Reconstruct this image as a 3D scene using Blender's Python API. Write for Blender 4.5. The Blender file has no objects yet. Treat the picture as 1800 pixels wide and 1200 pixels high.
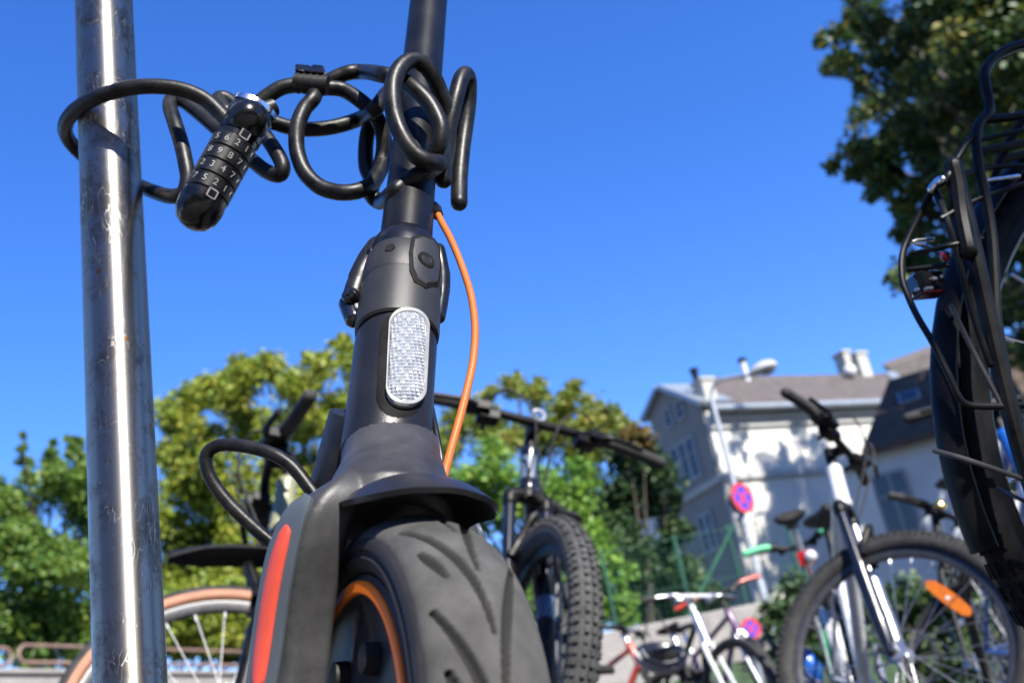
import bpy, math, random
import numpy as np
from mathutils import Vector, Matrix, noise as mnoise

SC = bpy.context.scene
COL = SC.collection
R_ = math.radians
random.seed(7)
RNG = np.random.default_rng(11)
V = Vector

# ------------------------------------------------------------------ camera
CAM_H, PITCH, ROLL, FPX = 0.12, R_(22.516), R_(10.942), 1900.0
Fw = V((0, math.cos(PITCH), math.sin(PITCH)))
U0 = V((0, -math.sin(PITCH), math.cos(PITCH)))
R0 = V((1, 0, 0))
CR = R0 * math.cos(ROLL) - U0 * math.sin(ROLL)
CU = R0 * math.sin(ROLL) + U0 * math.cos(ROLL)
CAMP = V((0, 0, CAM_H))
cam = bpy.data.cameras.new('camera')
cam_ob = bpy.data.objects.new('camera', cam)
COL.objects.link(cam_ob)
cam_ob.matrix_world = Matrix((
    (CR.x, CU.x, -Fw.x, CAMP.x), (CR.y, CU.y, -Fw.y, CAMP.y),
    (CR.z, CU.z, -Fw.z, CAMP.z), (0, 0, 0, 1)))
cam.sensor_width = 36
cam.lens = 38.0
cam.clip_start = 0.02
cam.clip_end = 600
cam.dof.use_dof = True
cam.dof.focus_distance = 0.67
cam.dof.aperture_fstop = 9.0
cam.dof.aperture_blades = 7
SC.camera = cam_ob

# ------------------------------------------------------------------ light
SUN_EL, SUN_AZ = R_(43), R_(31)             # azimuth measured from -Y (behind the camera) to the right
SUN = V((math.sin(SUN_AZ) * math.cos(SUN_EL), -math.cos(SUN_AZ) * math.cos(SUN_EL), math.sin(SUN_EL)))
sl = bpy.data.lights.new('sun', 'SUN')
sl.energy = 4.4
sl.angle = R_(0.53)
sl.color = (1.0, 0.95, 0.87)
so = bpy.data.objects.new('sun', sl)
COL.objects.link(so)
so.rotation_euler = SUN.to_track_quat('Z', 'Y').to_euler()
so.location = (3, -5, 8)
W = bpy.data.worlds.new('World')
SC.world = W
W.use_nodes = True
nt = W.node_tree
sky = nt.nodes.new('ShaderNodeTexSky')
sky.sky_type = 'NISHITA'
sky.sun_disc = False
sky.sun_elevation = SUN_EL
sky.sun_rotation = R_(180) - SUN_AZ
sky.air_density = 1.0
sky.dust_density = 0.1
sky.ozone_density = 5.0
bg = nt.nodes['Background']
hsv = nt.nodes.new('ShaderNodeHueSaturation')
hsv.inputs['Saturation'].default_value = 1.25
hsv.inputs['Hue'].default_value = 0.516
hsv.inputs['Value'].default_value = 1.14
nt.links.new(sky.outputs[0], hsv.inputs['Color'])
nt.links.new(hsv.outputs[0], bg.inputs[0])
bg.inputs[1].default_value = 0.08
SC.view_settings.view_transform = 'Standard'
SC.view_settings.look = 'None'
SC.view_settings.gamma = 1
SC.view_settings.exposure = 1.72


# ------------------------------------------------------------------ rays (design pixels 1800x1200 -> points in the place)
def ray(x, y):
    return Fw + CR * ((x - 900) / FPX) + CU * ((600 - y) / FPX)


def atY(x, y, Y):
    d = ray(x, y)
    return CAMP + d * (Y / d.y)


def atZ(x, y, Z):
    d = ray(x, y)
    return CAMP + d * ((Z - CAM_H) / d.z)


def onplane(x, y, p, n):
    d = ray(x, y)
    return CAMP + d * ((p - CAMP).dot(n) / d.dot(n))


def proj(p):
    q = p - CAMP
    d = q.dot(Fw)
    return 900 + FPX * q.dot(CR) / d, 600 - FPX * q.dot(CU) / d


def depth(p):
    return (p - CAMP).dot(Fw)


# ------------------------------------------------------------------ materials
def mat(name, col, rough=0.5, metal=0.0, bump=0.0, bscale=60.0, var=0.0, vscale=8.0, rvar=0.0, coat=0.0, spec=0.5, col2=None, detail=4, k=0.5):
    col = tuple(c * k for c in col)
    col2 = tuple(c * k for c in col2) if col2 else None
    m = bpy.data.materials.new(name)
    m.use_nodes = True
    t = m.node_tree
    b = t.nodes['Principled BSDF']
    b.inputs['Base Color'].default_value = (*col, 1)
    b.inputs['Roughness'].default_value = rough
    b.inputs['Metallic'].default_value = metal
    b.inputs['Specular IOR Level'].default_value = spec
    b.inputs['Coat Weight'].default_value = coat
    tc = t.nodes.new('ShaderNodeTexCoord')
    if var or col2:
        n = t.nodes.new('ShaderNodeTexNoise')
        n.inputs['Scale'].default_value = vscale
        n.inputs['Detail'].default_value = detail
        n.inputs['Roughness'].default_value = 0.6
        t.links.new(tc.outputs['Object'], n.inputs['Vector'])
        r = t.nodes.new('ShaderNodeValToRGB')
        c2 = col2 or tuple(min(1, c * (1 + var) + var * .02) for c in col)
        c1 = col if col2 else tuple(c * (1 - var) for c in col)
        r.color_ramp.elements[0].position = 0.35
        r.color_ramp.elements[1].position = 0.68
        r.color_ramp.elements[0].color = (*c1, 1)
        r.color_ramp.elements[1].color = (*c2, 1)
        t.links.new(n.outputs['Fac'], r.inputs['Fac'])
        t.links.new(r.outputs['Color'], b.inputs['Base Color'])
        if rvar:
            mr = t.nodes.new('ShaderNodeMapRange')
            mr.inputs['To Min'].default_value = max(0.03, rough - rvar)
            mr.inputs['To Max'].default_value = min(1, rough + rvar)
            t.links.new(n.outputs['Fac'], mr.inputs['Value'])
            t.links.new(mr.outputs[0], b.inputs['Roughness'])
    if bump:
        n2 = t.nodes.new('ShaderNodeTexNoise')
        n2.inputs['Scale'].default_value = bscale
        n2.inputs['Detail'].default_value = 5
        t.links.new(tc.outputs['Object'], n2.inputs['Vector'])
        bp = t.nodes.new('ShaderNodeBump')
        bp.inputs['Strength'].default_value = bump
        bp.inputs['Distance'].default_value = 0.002 if bscale > 40 else 0.02
        t.links.new(n2.outputs['Fac'], bp.inputs['Height'])
        t.links.new(bp.outputs[0], b.inputs['Normal'])
    return m


def mat_steel():
    m = mat('brushed_steel', (0.52, 0.52, 0.52), 0.22, 1.0, k=1)
    t = m.node_tree
    b = t.nodes['Principled BSDF']
    tc = t.nodes.new('ShaderNodeTexCoord')
    mp = t.nodes.new('ShaderNodeMapping')
    mp.inputs['Scale'].default_value = (220, 220, 9)
    t.links.new(tc.outputs['Object'], mp.inputs['Vector'])
    n = t.nodes.new('ShaderNodeTexNoise')
    n.inputs['Scale'].default_value = 1.0
    n.inputs['Detail'].default_value = 6
    t.links.new(mp.outputs[0], n.inputs['Vector'])
    # grime and scuffs
    g = t.nodes.new('ShaderNodeTexNoise')
    g.inputs['Scale'].default_value = 26
    g.inputs['Detail'].default_value = 8
    g.inputs['Roughness'].default_value = 0.75
    t.links.new(tc.outputs['Object'], g.inputs['Vector'])
    # scratches: thin distorted wave lines
    wv = t.nodes.new('ShaderNodeTexNoise')
    wv.noise_dimensions = '3D'
    wv.inputs['Scale'].default_value = 60
    wv.inputs['Detail'].default_value = 2
    wv.inputs['Distortion'].default_value = 2.5
    mp2 = t.nodes.new('ShaderNodeMapping')
    mp2.inputs['Scale'].default_value = (1.3, 1.3, 0.35)
    mp2.inputs['Rotation'].default_value = (0.5, 0.3, 0.2)
    t.links.new(tc.outputs['Object'], mp2.inputs['Vector'])
    t.links.new(mp2.outputs[0], wv.inputs['Vector'])
    sr = t.nodes.new('ShaderNodeValToRGB')
    sr.color_ramp.elements[0].position = 0.478
    sr.color_ramp.elements[0].color = (0, 0, 0, 1)
    e = sr.color_ramp.elements.new(0.5)
    e.color = (1, 1, 1, 1)
    sr.color_ramp.elements[1].position = 0.5
    sr.color_ramp.elements[2].position = 0.522
    sr.color_ramp.elements[2].color = (0, 0, 0, 1)
    t.links.new(wv.outputs['Fac'], sr.inputs['Fac'])
    gm = t.nodes.new('ShaderNodeMapRange')
    gm.inputs['From Min'].default_value = 0.47
    gm.inputs['From Max'].default_value = 0.60
    t.links.new(g.outputs['Fac'], gm.inputs['Value'])
    mm = t.nodes.new('ShaderNodeMath')
    mm.operation = 'MULTIPLY'
    t.links.new(sr.outputs[0], mm.inputs[0])
    t.links.new(gm.outputs[0], mm.inputs[1])
    # colour: steel, brown grime, rust dots
    mix = t.nodes.new('ShaderNodeMixRGB')
    mix.inputs[1].default_value = (0.27, 0.257, 0.238, 1)
    mix.inputs[2].default_value = (0.14, 0.13, 0.118, 1)
    t.links.new(gm.outputs[0], mix.inputs[0])
    mix2 = t.nodes.new('ShaderNodeMixRGB')
    mix2.inputs[2].default_value = (0.62, 0.61, 0.60, 1)
    t.links.new(mm.outputs[0], mix2.inputs[0])
    t.links.new(mix.outputs[0], mix2.inputs[1])
    vr = t.nodes.new('ShaderNodeTexVoronoi')
    vr.inputs['Scale'].default_value = 34
    t.links.new(tc.outputs['Object'], vr.inputs['Vector'])
    vm = t.nodes.new('ShaderNodeMapRange')
    vm.inputs['From Min'].default_value = 0.10
    vm.inputs['From Max'].default_value = 0.06
    t.links.new(vr.outputs['Distance'], vm.inputs['Value'])
    mix3 = t.nodes.new('ShaderNodeMixRGB')
    mix3.inputs[2].default_value = (0.32, 0.14, 0.05, 1)
    t.links.new(vm.outputs[0], mix3.inputs[0])
    t.links.new(mix2.outputs[0], mix3.inputs[1])
    t.links.new(mix3.outputs[0], b.inputs['Base Color'])
    ad = t.nodes.new('ShaderNodeMath')
    ad.operation = 'MULTIPLY_ADD'
    ad.inputs[1].default_value = 0.10
    ad.inputs[2].default_value = 0.40
    t.links.new(gm.outputs[0], ad.inputs[0])
    ad2 = t.nodes.new('ShaderNodeMath')
    ad2.operation = 'MULTIPLY_ADD'
    ad2.inputs[1].default_value = 0.25
    t.links.new(mm.outputs[0], ad2.inputs[0])
    t.links.new(ad.outputs[0], ad2.inputs[2])
    t.links.new(ad2.outputs[0], b.inputs['Roughness'])
    tg = t.nodes.new('ShaderNodeTangent')
    tg.direction_type = 'RADIAL'
    tg.axis = 'Z'
    t.links.new(tg.outputs[0], b.inputs['Tangent'])
    b.inputs['Anisotropic'].default_value = 0.85
    b.inputs['Anisotropic Rotation'].default_value = 0.25
    bp = t.nodes.new('ShaderNodeBump')
    bp.inputs['Strength'].default_value = 0.10
    bp.inputs['Distance'].default_value = 0.0003
    t.links.new(n.outputs['Fac'], bp.inputs['Height'])
    t.links.new(bp.outputs[0], b.inputs['Normal'])
    return m


def mat_leaf(name, c1, c2, c3, trans=0.35):
    m = bpy.data.materials.new(name)
    m.use_nodes = True
    t = m.node_tree
    b = t.nodes['Principled BSDF']
    at = t.nodes.new('ShaderNodeAttribute')
    at.attribute_name = 'tint'
    r = t.nodes.new('ShaderNodeValToRGB')
    r.color_ramp.elements[0].color = (*c1, 1)
    r.color_ramp.elements[1].color = (*c3, 1)
    e = r.color_ramp.elements.new(0.6)
    e.color = (*c2, 1)
    t.links.new(at.outputs['Fac'], r.inputs['Fac'])
    t.links.new(r.outputs[0], b.inputs['Base Color'])
    b.inputs['Roughness'].default_value = 0.5
    b.inputs['Specular IOR Level'].default_value = 0.35
    tr = t.nodes.new('ShaderNodeBsdfTranslucent')
    hs = t.nodes.new('ShaderNodeHueSaturation')
    hs.inputs['Value'].default_value = 1.25
    hs.inputs['Hue'].default_value = 0.485
    t.links.new(r.outputs[0], hs.inputs['Color'])
    t.links.new(hs.outputs[0], tr.inputs['Color'])
    mx = t.nodes.new('ShaderNodeMixShader')
    mx.inputs[0].default_value = trans
    t.links.new(b.outputs[0], mx.inputs[1])
    t.links.new(tr.outputs[0], mx.inputs[2])
    t.links.new(mx.outputs[0], t.nodes['Material Output'].inputs['Surface'])
    return m


def mat_reflector(name, col, scale=420.0, rough=0.18):
    col = tuple(c * .55 for c in col)
    m = mat(name, col, rough, 0.0, coat=0.6, k=1)
    t = m.node_tree
    b = t.nodes['Principled BSDF']
    tc = t.nodes.new('ShaderNodeTexCoord')
    v = t.nodes.new('ShaderNodeTexVoronoi')
    v.inputs['Scale'].default_value = scale
    v.inputs['Randomness'].default_value = 0.06
    t.links.new(tc.outputs['Object'], v.inputs['Vector'])
    bp = t.nodes.new('ShaderNodeBump')
    bp.inputs['Strength'].default_value = 1.0
    bp.inputs['Distance'].default_value = 0.0022
    t.links.new(v.outputs['Distance'], bp.inputs['Height'])
    t.links.new(bp.outputs[0], b.inputs['Normal'])
    n = t.nodes.new('ShaderNodeTexNoise')
    n.inputs['Scale'].default_value = 70
    n.inputs['Detail'].default_value = 5
    t.links.new(tc.outputs['Object'], n.inputs['Vector'])
    r = t.nodes.new('ShaderNodeValToRGB')
    r.color_ramp.elements[0].color = (*[c * .72 for c in col], 1)
    r.color_ramp.elements[1].color = (*col, 1)
    r.color_ramp.elements[0].position = .3
    r.color_ramp.elements[1].position = .6
    t.links.new(n.outputs['Fac'], r.inputs['Fac'])
    t.links.new(r.outputs[0], b.inputs['Base Color'])
    b.inputs['Metallic'].default_value = 0.35
    return m


M = {}
M['steel'] = mat_steel()
M['cable'] = mat('cable_sheath', (0.004, 0.004, 0.0045), 0.42, bump=0.1, bscale=300, spec=0.22, var=.4, vscale=90, rvar=.06)
M['matte_black'] = mat('matte_black_plastic', (0.010, 0.010, 0.011), 0.5, spec=.25, bump=0.15, bscale=900, var=.25, vscale=40, rvar=.08)
M['gloss_black'] = mat('gloss_black', (0.008, 0.008, 0.009), 0.12, coat=0.3, var=.3, vscale=60, rvar=.04)
M['grey_alloy'] = mat('grey_painted_alloy', (0.030, 0.0305, 0.032), 0.44, 0.0, spec=.3, bump=0.16, bscale=1600, var=.08, vscale=50, rvar=.05)
M['navy'] = mat('dark_navy_plastic', (0.004, 0.005, 0.010), 0.3, spec=.3, var=.2, vscale=60, rvar=.06)
M['stem'] = mat('black_anodised_tube', (0.005, 0.0055, 0.0065), 0.34, 0.0, spec=.2, bump=0.1, bscale=1200, var=.15, vscale=30, rvar=.05)
M['head'] = mat('charcoal_head_tube', (0.011, 0.011, 0.0125), 0.35, spec=.3, bump=0.1, bscale=1300, var=.22, vscale=22, rvar=.08)
M['fork_grey'] = mat('worn_grey_fork', (0.016, 0.016, 0.0175), 0.42, spec=.32, bump=0.12, bscale=1300, col2=(0.078, 0.078, 0.080), vscale=19, rvar=.08, detail=6)
M['cover'] = mat('blue_grey_cover', (0.085, 0.105, 0.125), 0.45, bump=0.06, bscale=1000, var=.12, vscale=40)
M['red_reflector'] = mat('coral_red_reflector', (0.80, 0.10, 0.062), 0.4, spec=.25, var=.06, vscale=40)
M['reflector'] = mat_reflector('clear_reflector', (0.62, 0.65, 0.68), 430)
M['reflector_rim'] = mat('reflector_rim', (0.42, 0.43, 0.44), 0.25, var=.15, vscale=80)
M['tread'] = mat('worn_tyre_tread', (0.058, 0.057, 0.055), 0.82, spec=.25, bump=0.28, bscale=1100, col2=(0.118, 0.116, 0.112), vscale=42, detail=12)
_t = M['tread'].node_tree
_b = _t.nodes['Principled BSDF']
_c = _b.inputs['Base Color'].links[0].from_socket
_a = _t.nodes.new('ShaderNodeAttribute')
_a.attribute_name = 'groove'
_m = _t.nodes.new('ShaderNodeMixRGB')
_m.inputs[2].default_value = (0.008, 0.008, 0.008, 1)
_t.links.new(_a.outputs['Fac'], _m.inputs[0])
_t.links.new(_c, _m.inputs[1])
_t.links.new(_m.outputs[0], _b.inputs['Base Color'])
M['sidewall'] = mat('tyre_sidewall', (0.016, 0.016, 0.016), 0.6, spec=.25, bump=0.2, bscale=500, col2=(0.034, 0.033, 0.032), vscale=25, detail=6)
M['orange'] = mat('orange_paint', (1.0, 0.20, 0.008), 0.45, spec=.15, var=.05, vscale=30, k=.8)
M['orange_hose'] = mat('orange_hose', (0.62, 0.17, 0.035), 0.45, spec=.2, var=.05, vscale=30)
M['hub'] = mat('black_motor_hub', (0.010, 0.011, 0.013), 0.45, spec=.3, bump=.1, bscale=700, col2=(.05, .05, .055), vscale=30, detail=6)
M['numerals'] = mat('white_numerals', (0.30, 0.30, 0.29), 0.5, var=.2, vscale=200)
M['lock_gloss'] = mat('lock_gloss_black', (0.003, 0.003, 0.0035), 0.2, spec=.35, var=.3, vscale=90, rvar=.06)
M['lock_rings'] = mat('lock_ring_black', (0.004, 0.004, 0.0045), 0.34, spec=.3, var=.3, vscale=120, rvar=.1)
M['chrome'] = mat('worn_chrome', (0.62, 0.63, 0.65), 0.2, 1.0, var=.15, vscale=60, rvar=.1, k=1)
M['silver'] = mat('silver_alloy', (0.50, 0.51, 0.53), 0.32, 0.9, var=.12, vscale=40, rvar=.1, k=0.8)
M['dark_alloy'] = mat('dark_alloy', (0.10, 0.10, 0.105), 0.4, 0.6, var=.12, vscale=40, rvar=.1)
M['white_paint'] = mat('white_paint', (0.78, 0.79, 0.80), 0.3, coat=.3, var=.05, vscale=20, k=.55)
M['black_paint'] = mat('black_paint', (0.003, 0.003, 0.003), 0.42, spec=.14, var=.3, vscale=30, rvar=.05)
M['blue_black'] = mat('blue_black_paint', (0.008, 0.011, 0.022), 0.24, coat=.2, spec=.3, var=.2, vscale=30)
M['rubber'] = mat('bike_tyre_rubber', (0.030, 0.030, 0.031), 0.75, spec=.25, bump=.2, bscale=500, col2=(0.062, 0.061, 0.06), vscale=40, detail=6)
M['tyre_black'] = mat('black_city_tyre', (0.004, 0.004, 0.004), 0.7, spec=.1, bump=.2, bscale=500, var=.3, vscale=40)
M['rubber_light'] = mat('dusty_tyre_rubber', (0.055, 0.055, 0.057), 0.8, spec=.25, bump=.2, bscale=500, col2=(0.11, 0.11, 0.11), vscale=40, detail=6)
M['tan'] = mat('tan_sidewall', (0.46, 0.215, 0.125), 0.6, spec=.2, var=.1, vscale=30)
M['olive'] = mat('olive_paint', (0.35, 0.35, 0.20), 0.4, var=.08, vscale=20)
M['red_paint'] = mat('red_orange_paint', (0.75, 0.085, 0.035), 0.3, coat=.3, var=.05, vscale=20)
M['green_paint'] = mat('green_paint', (0.015, 0.30, 0.10), 0.3, coat=.3, var=.08, vscale=20)
M['mint'] = mat('mint_tape', (0.12, 0.70, 0.33), 0.5, var=.08, vscale=50)
M['blue_paint'] = mat('blue_paint', (0.010, 0.14, 0.62), 0.28, coat=.4, var=.06, vscale=20)
M['purple'] = mat('purple_paint', (0.12, 0.02, 0.13), 0.3, coat=.3, var=.06, vscale=20)
M['brass'] = mat('brass', (0.80, 0.55, 0.16), 0.25, 1.0, var=.1, vscale=40, k=1)
M['decal'] = mat('pale_blue_decal', (0.12, 0.17, 0.25), 0.4, var=.1, vscale=50)
M['galv'] = mat('galvanised_post', (0.50, 0.54, 0.60), 0.45, 0.4, var=.12, vscale=12, rvar=.1)
M['lamp_head'] = mat('lamp_head_enamel', (0.66, 0.66, 0.64), 0.4, var=.06, vscale=8)
M['lens'] = mat('lamp_lens', (0.33, 0.32, 0.30), 0.3, var=.06, vscale=8)
M['sign_red'] = mat('sign_red', (0.78, 0.045, 0.05), 0.4, var=.05, vscale=8)
M['sign_blue'] = mat('sign_blue', (0.04, 0.07, 0.72), 0.4, var=.05, vscale=8)
M['sign_back'] = mat('sign_back_grey', (0.42, 0.42, 0.41), 0.5, .3, var=.1, vscale=8)
M['fence_green'] = mat('green_fence_paint', (0.03, 0.15, 0.09), 0.45, var=.15, vscale=6)
M['rail'] = mat('rusty_pink_rail', (0.33, 0.21, 0.165), 0.55, var=.2, vscale=5)
M['concrete'] = mat('concrete', (0.40, 0.38, 0.355), 0.85, bump=.4, bscale=20, var=.16, vscale=2.2, detail=8)
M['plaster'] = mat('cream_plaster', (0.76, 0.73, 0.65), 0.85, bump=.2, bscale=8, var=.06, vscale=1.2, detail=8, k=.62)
M['plaster_shaded'] = mat('shaded_plaster', (0.54, 0.52, 0.49), 0.85, bump=.2, bscale=8, var=.08, vscale=1.2, detail=8, k=.30)  # darker copy of the villa plaster; the gable's shade is in its colour
M['plaster_pale'] = mat('pale_grey_plaster', (0.50, 0.52, 0.53), 0.85, bump=.2, bscale=8, var=.08, vscale=1.2, detail=8, k=.85)
M['trim'] = mat('plaster_trim', (0.60, 0.585, 0.54), 0.8, var=.08, vscale=2)
M['brown_render'] = mat('brown_render', (0.24, 0.20, 0.16), 0.9, bump=.2, bscale=8, var=.12, vscale=1.0, detail=8)
M['roof'] = mat('brown_roof_tiles', (0.115, 0.095, 0.085), 0.8, bump=.5, bscale=18, var=.25, vscale=3, detail=8)
M['dark_roof'] = mat('dark_roof_tiles', (0.13, 0.095, 0.07), 0.85, spec=.2, bump=.5, bscale=18, var=.25, vscale=3, detail=8)
M['gutter'] = mat('zinc_gutter', (0.50, 0.56, 0.62), 0.4, .5, var=.1, vscale=3)
M['win_dark'] = mat('window_glass', (0.02, 0.026, 0.03), 0.08, var=.2, vscale=2, k=1)
M['win_frame'] = mat('window_frame', (0.34, 0.36, 0.38), 0.5, var=.06, vscale=3)
M['bark'] = mat('bark', (0.075, 0.058, 0.042), 0.9, bump=.6, bscale=14, var=.3, vscale=5)
M['asphalt'] = mat('asphalt', (0.075, 0.073, 0.072), 0.9, bump=.5, bscale=90, var=.2, vscale=3, detail=8, k=1)
M['grass'] = mat('grass_bank', (0.03, 0.075, 0.016), 0.9, bump=.8, bscale=30, var=.35, vscale=6, detail=8)
M['helmet_shell'] = mat('helmet_shell', (0.02, 0.022, 0.025), 0.3, coat=.3, var=.2, vscale=20)
M['stripe'] = mat('pale_stripe', (0.55, 0.58, 0.62), 0.4, var=.1, vscale=30)
M['red_lens'] = mat('red_lens', (0.5, 0.012, 0.015), 0.2, coat=.5, var=.1, vscale=50)
M['dark_red_lens'] = mat('dark_red_lens', (0.06, 0.004, 0.004), 0.3, spec=.3, var=.1, vscale=50)
M['amber'] = mat_reflector('amber_reflector', (0.80, 0.19, 0.008), 380, .4)
_q = M['amber'].node_tree.nodes['Principled BSDF']
_q.inputs['Metallic'].default_value = 0
_q.inputs['Coat Weight'].default_value = 0
_q.inputs['Specular IOR Level'].default_value = .15
M['leaf_yellow'] = mat_leaf('yellow_green_leaves', (0.085, 0.145, 0.016), (0.19, 0.245, 0.026), (0.32, 0.31, 0.04))
M['leaf_mid'] = mat_leaf('mid_green_leaves', (0.04, 0.10, 0.017), (0.095, 0.175, 0.026), (0.19, 0.24, 0.035))
M['leaf_fresh'] = mat_leaf('fresh_green_leaves', (0.06, 0.15, 0.02), (0.12, 0.24, 0.03), (0.20, 0.30, 0.04))
M['leaf_dark'] = mat_leaf('dark_green_leaves', (0.014, 0.036, 0.012), (0.028, 0.062, 0.018), (0.06, 0.095, 0.022), .2)
M['leaf_maple'] = mat_leaf('maple_leaves', (0.016, 0.042, 0.012), (0.038, 0.082, 0.018), (0.20, 0.17, 0.025), .3)
M['leaf_rust'] = mat_leaf('rusty_leaves', (0.07, 0.085, 0.018), (0.15, 0.12, 0.03), (0.24, 0.13, 0.045))
M['leaf_autumn'] = mat_leaf('autumn_leaves', (0.075, 0.125, 0.018), (0.15, 0.20, 0.026), (0.25, 0.20, 0.035))


# ------------------------------------------------------------------ mesh builder
def perp(t):
    a = V((0, 0, 1)) if abs(t.z) < 0.9 else V((1, 0, 0))
    n = t.cross(a).normalized()
    return n, t.cross(n).normalized()


def smooth_path(pts, n=8):
    """Catmull-Rom through the points"""
    P = [V(p) for p in pts]
    P = [P[0] * 2 - P[1]] + P + [P[-1] * 2 - P[-2]]
    out = []
    for i in range(1, len(P) - 2):
        p0, p1, p2, p3 = P[i - 1:i + 3]
        for k in range(n):
            t = k / n
            out.append(0.5 * ((2 * p1) + (p2 - p0) * t + (2 * p0 - 5 * p1 + 4 * p2 - p3) * t * t + (3 * p1 - p0 - 3 * p2 + p3) * t ** 3))
    out.append(P[-2].copy())
    return out


class MB:
    def __init__(s):
        s.v, s.f, s.mi = [], [], []
        s.cur = 0

    def add(s, vs, fs):
        o = len(s.v)
        s.v += [V(p) for p in vs]
        s.f += [tuple(i + o for i in f) for f in fs]
        s.mi += [s.cur] * len(fs)
        return s

    def rings(s, rings, closed=True, cap=True, loop=False):
        n = len(rings[0])
        vs = [p for r in rings for p in r]
        fs = []
        m = len(rings)
        for i in range(m if loop else m - 1):
            a, b = i * n, ((i + 1) % m) * n
            for j in range(n if closed else n - 1):
                k = (j + 1) % n
                fs.append((a + j, a + k, b + k, b + j))
        if cap and not loop and closed:
            fs.append(tuple(range(n - 1, -1, -1)))
            fs.append(tuple((m - 1) * n + j for j in range(n)))
        return s.add(vs, fs)

    def tube(s, pts, r, seg=12, cap=True, loop=False, round_end=False):
        P = [V(p) for p in pts]
        m = len(P)
        rr = r if isinstance(r, (list, tuple)) else [r] * m
        if round_end and not loop:
            t0 = (P[1] - P[0]).normalized()
            t1 = (P[-1] - P[-2]).normalized()
            r0, r1 = rr[0], rr[-1]
            pre = [(P[0] - t0 * r0 * math.sin(a), r0 * math.cos(a)) for a in (1.45, 1.1, .7, .35)]
            post = [(P[-1] + t1 * r1 * math.sin(a), r1 * math.cos(a)) for a in (.35, .7, 1.1, 1.45)]
            P = [p for p, _ in pre] + P + [p for p, _ in post]
            rr = [q for _, q in pre] + list(rr) + [q for _, q in post]
            m = len(P)
        T = []
        for i in range(m):
            if loop:
                t = P[(i + 1) % m] - P[i - 1]
            else:
                t = P[min(i + 1, m - 1)] - P[max(i - 1, 0)]
            T.append(t.normalized() if t.length > 1e-9 else V((0, 0, 1)))
        n, b = perp(T[0])
        R = []
        for i in range(m):
            n = (n - T[i] * n.dot(T[i])).normalized()
            b = T[i].cross(n)
            R.append([P[i] + (n * math.cos(2 * math.pi * j / seg) + b * math.sin(2 * math.pi * j / seg)) * rr[i] for j in range(seg)])
        return s.rings(R, cap=cap, loop=loop)

    def cyl(s, a, b, r, seg=20, r2=None):
        return s.tube([a, b], [r, r2 if r2 is not None else r], seg)

    def bolt(s, c, axis, r, h, seg=16):
        """capped disc with a chamfer"""
        axis = axis.normalized()
        return s.tube([c, c + axis * h * .75, c + axis * h, c + axis * h], [r, r, r * .82, r * .01], seg)

    def box(s, c, ax, ay, az, bev=0.0):
        """half-axis vectors; chamfered edges when bev > 0"""
        c, ax, ay, az = V(c), V(ax), V(ay), V(az)
        if bev <= 0:
            vs = [c + ax * i + ay * j + az * k for i in (-1, 1) for j in (-1, 1) for k in (-1, 1)]
            fs = [(0, 1, 3, 2), (4, 6, 7, 5), (0, 4, 5, 1), (2, 3, 7, 6), (0, 2, 6, 4), (1, 5, 7, 3)]
            return s.add(vs, fs)
        lx, ly, lz = ax.length, ay.length, az.length
        rings = []
        bz = min(bev, lz * .9)
        for z, sh in ((-1, 1), (-1 + bz / lz, 0), (1 - bz / lz, 0), (1, 1)):
            bb = bev * sh
            kx, ky = 1 - bb / lx, 1 - bb / ly
            ix, iy = max(.05, 1 - (bev + bb) / lx), max(.05, 1 - (bev + bb) / ly)
            rings.append([c + az * z + ax * u + ay * w for u, w in ((kx, -iy), (kx, iy), (ix, ky), (-ix, ky), (-kx, iy), (-kx, -iy), (-ix, -ky), (ix, -ky))])
        return s.rings(rings)

    def ball(s, c, r, seg=16, rg=10, sx=V((1, 0, 0)), sy=V((0, 1, 0)), sz=V((0, 0, 1)), lo=-1.0):
        c = V(c)
        R = []
        a0 = math.asin(lo)
        for i in range(rg + 1):
            a = a0 + (math.pi / 2 - a0) * i / rg
            q = max(math.cos(a), 1e-3)
            R.append([c + (sx * math.cos(2 * math.pi * j / seg) * q + sy * math.sin(2 * math.pi * j / seg) * q + sz * math.sin(a)) * r for j in range(seg)])
        return s.rings(R)

    def poly_solid(s, pts, thick):
        """flat outline + thickness vector -> closed solid"""
        P = [V(p) for p in pts]
        n = len(P)
        Q = [p + thick for p in P]
        fs = [tuple(range(n - 1, -1, -1)), tuple(range(n, 2 * n))]
        fs += [(i, (i + 1) % n, n + (i + 1) % n, n + i) for i in range(n)]
        return s.add(P + Q, fs)

    def xf(s, fn):
        s.v = [fn(p) for p in s.v]
        return s

    def build(s, name, mats, parent=None, base=None, sharp=35):
        me = bpy.data.meshes.new(name)
        b = base or V((0, 0, 0))
        me.from_pydata([tuple(p - b) for p in s.v], [], s.f)
        mats = mats if isinstance(mats, (list, tuple)) else [mats]
        for m in mats:
            me.materials.append(M[m] if isinstance(m, str) else m)
        if len(mats) > 1:
            me.polygons.foreach_set('material_index', s.mi)
        me.polygons.foreach_set('use_smooth', [True] * len(me.polygons))
        me.update()
        me.set_sharp_from_angle(angle=R_(sharp))
        o = bpy.data.objects.new(name, me)
        COL.objects.link(o)
        if parent:
            o.parent = parent
        elif base:
            o.location = base
        return o


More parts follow.
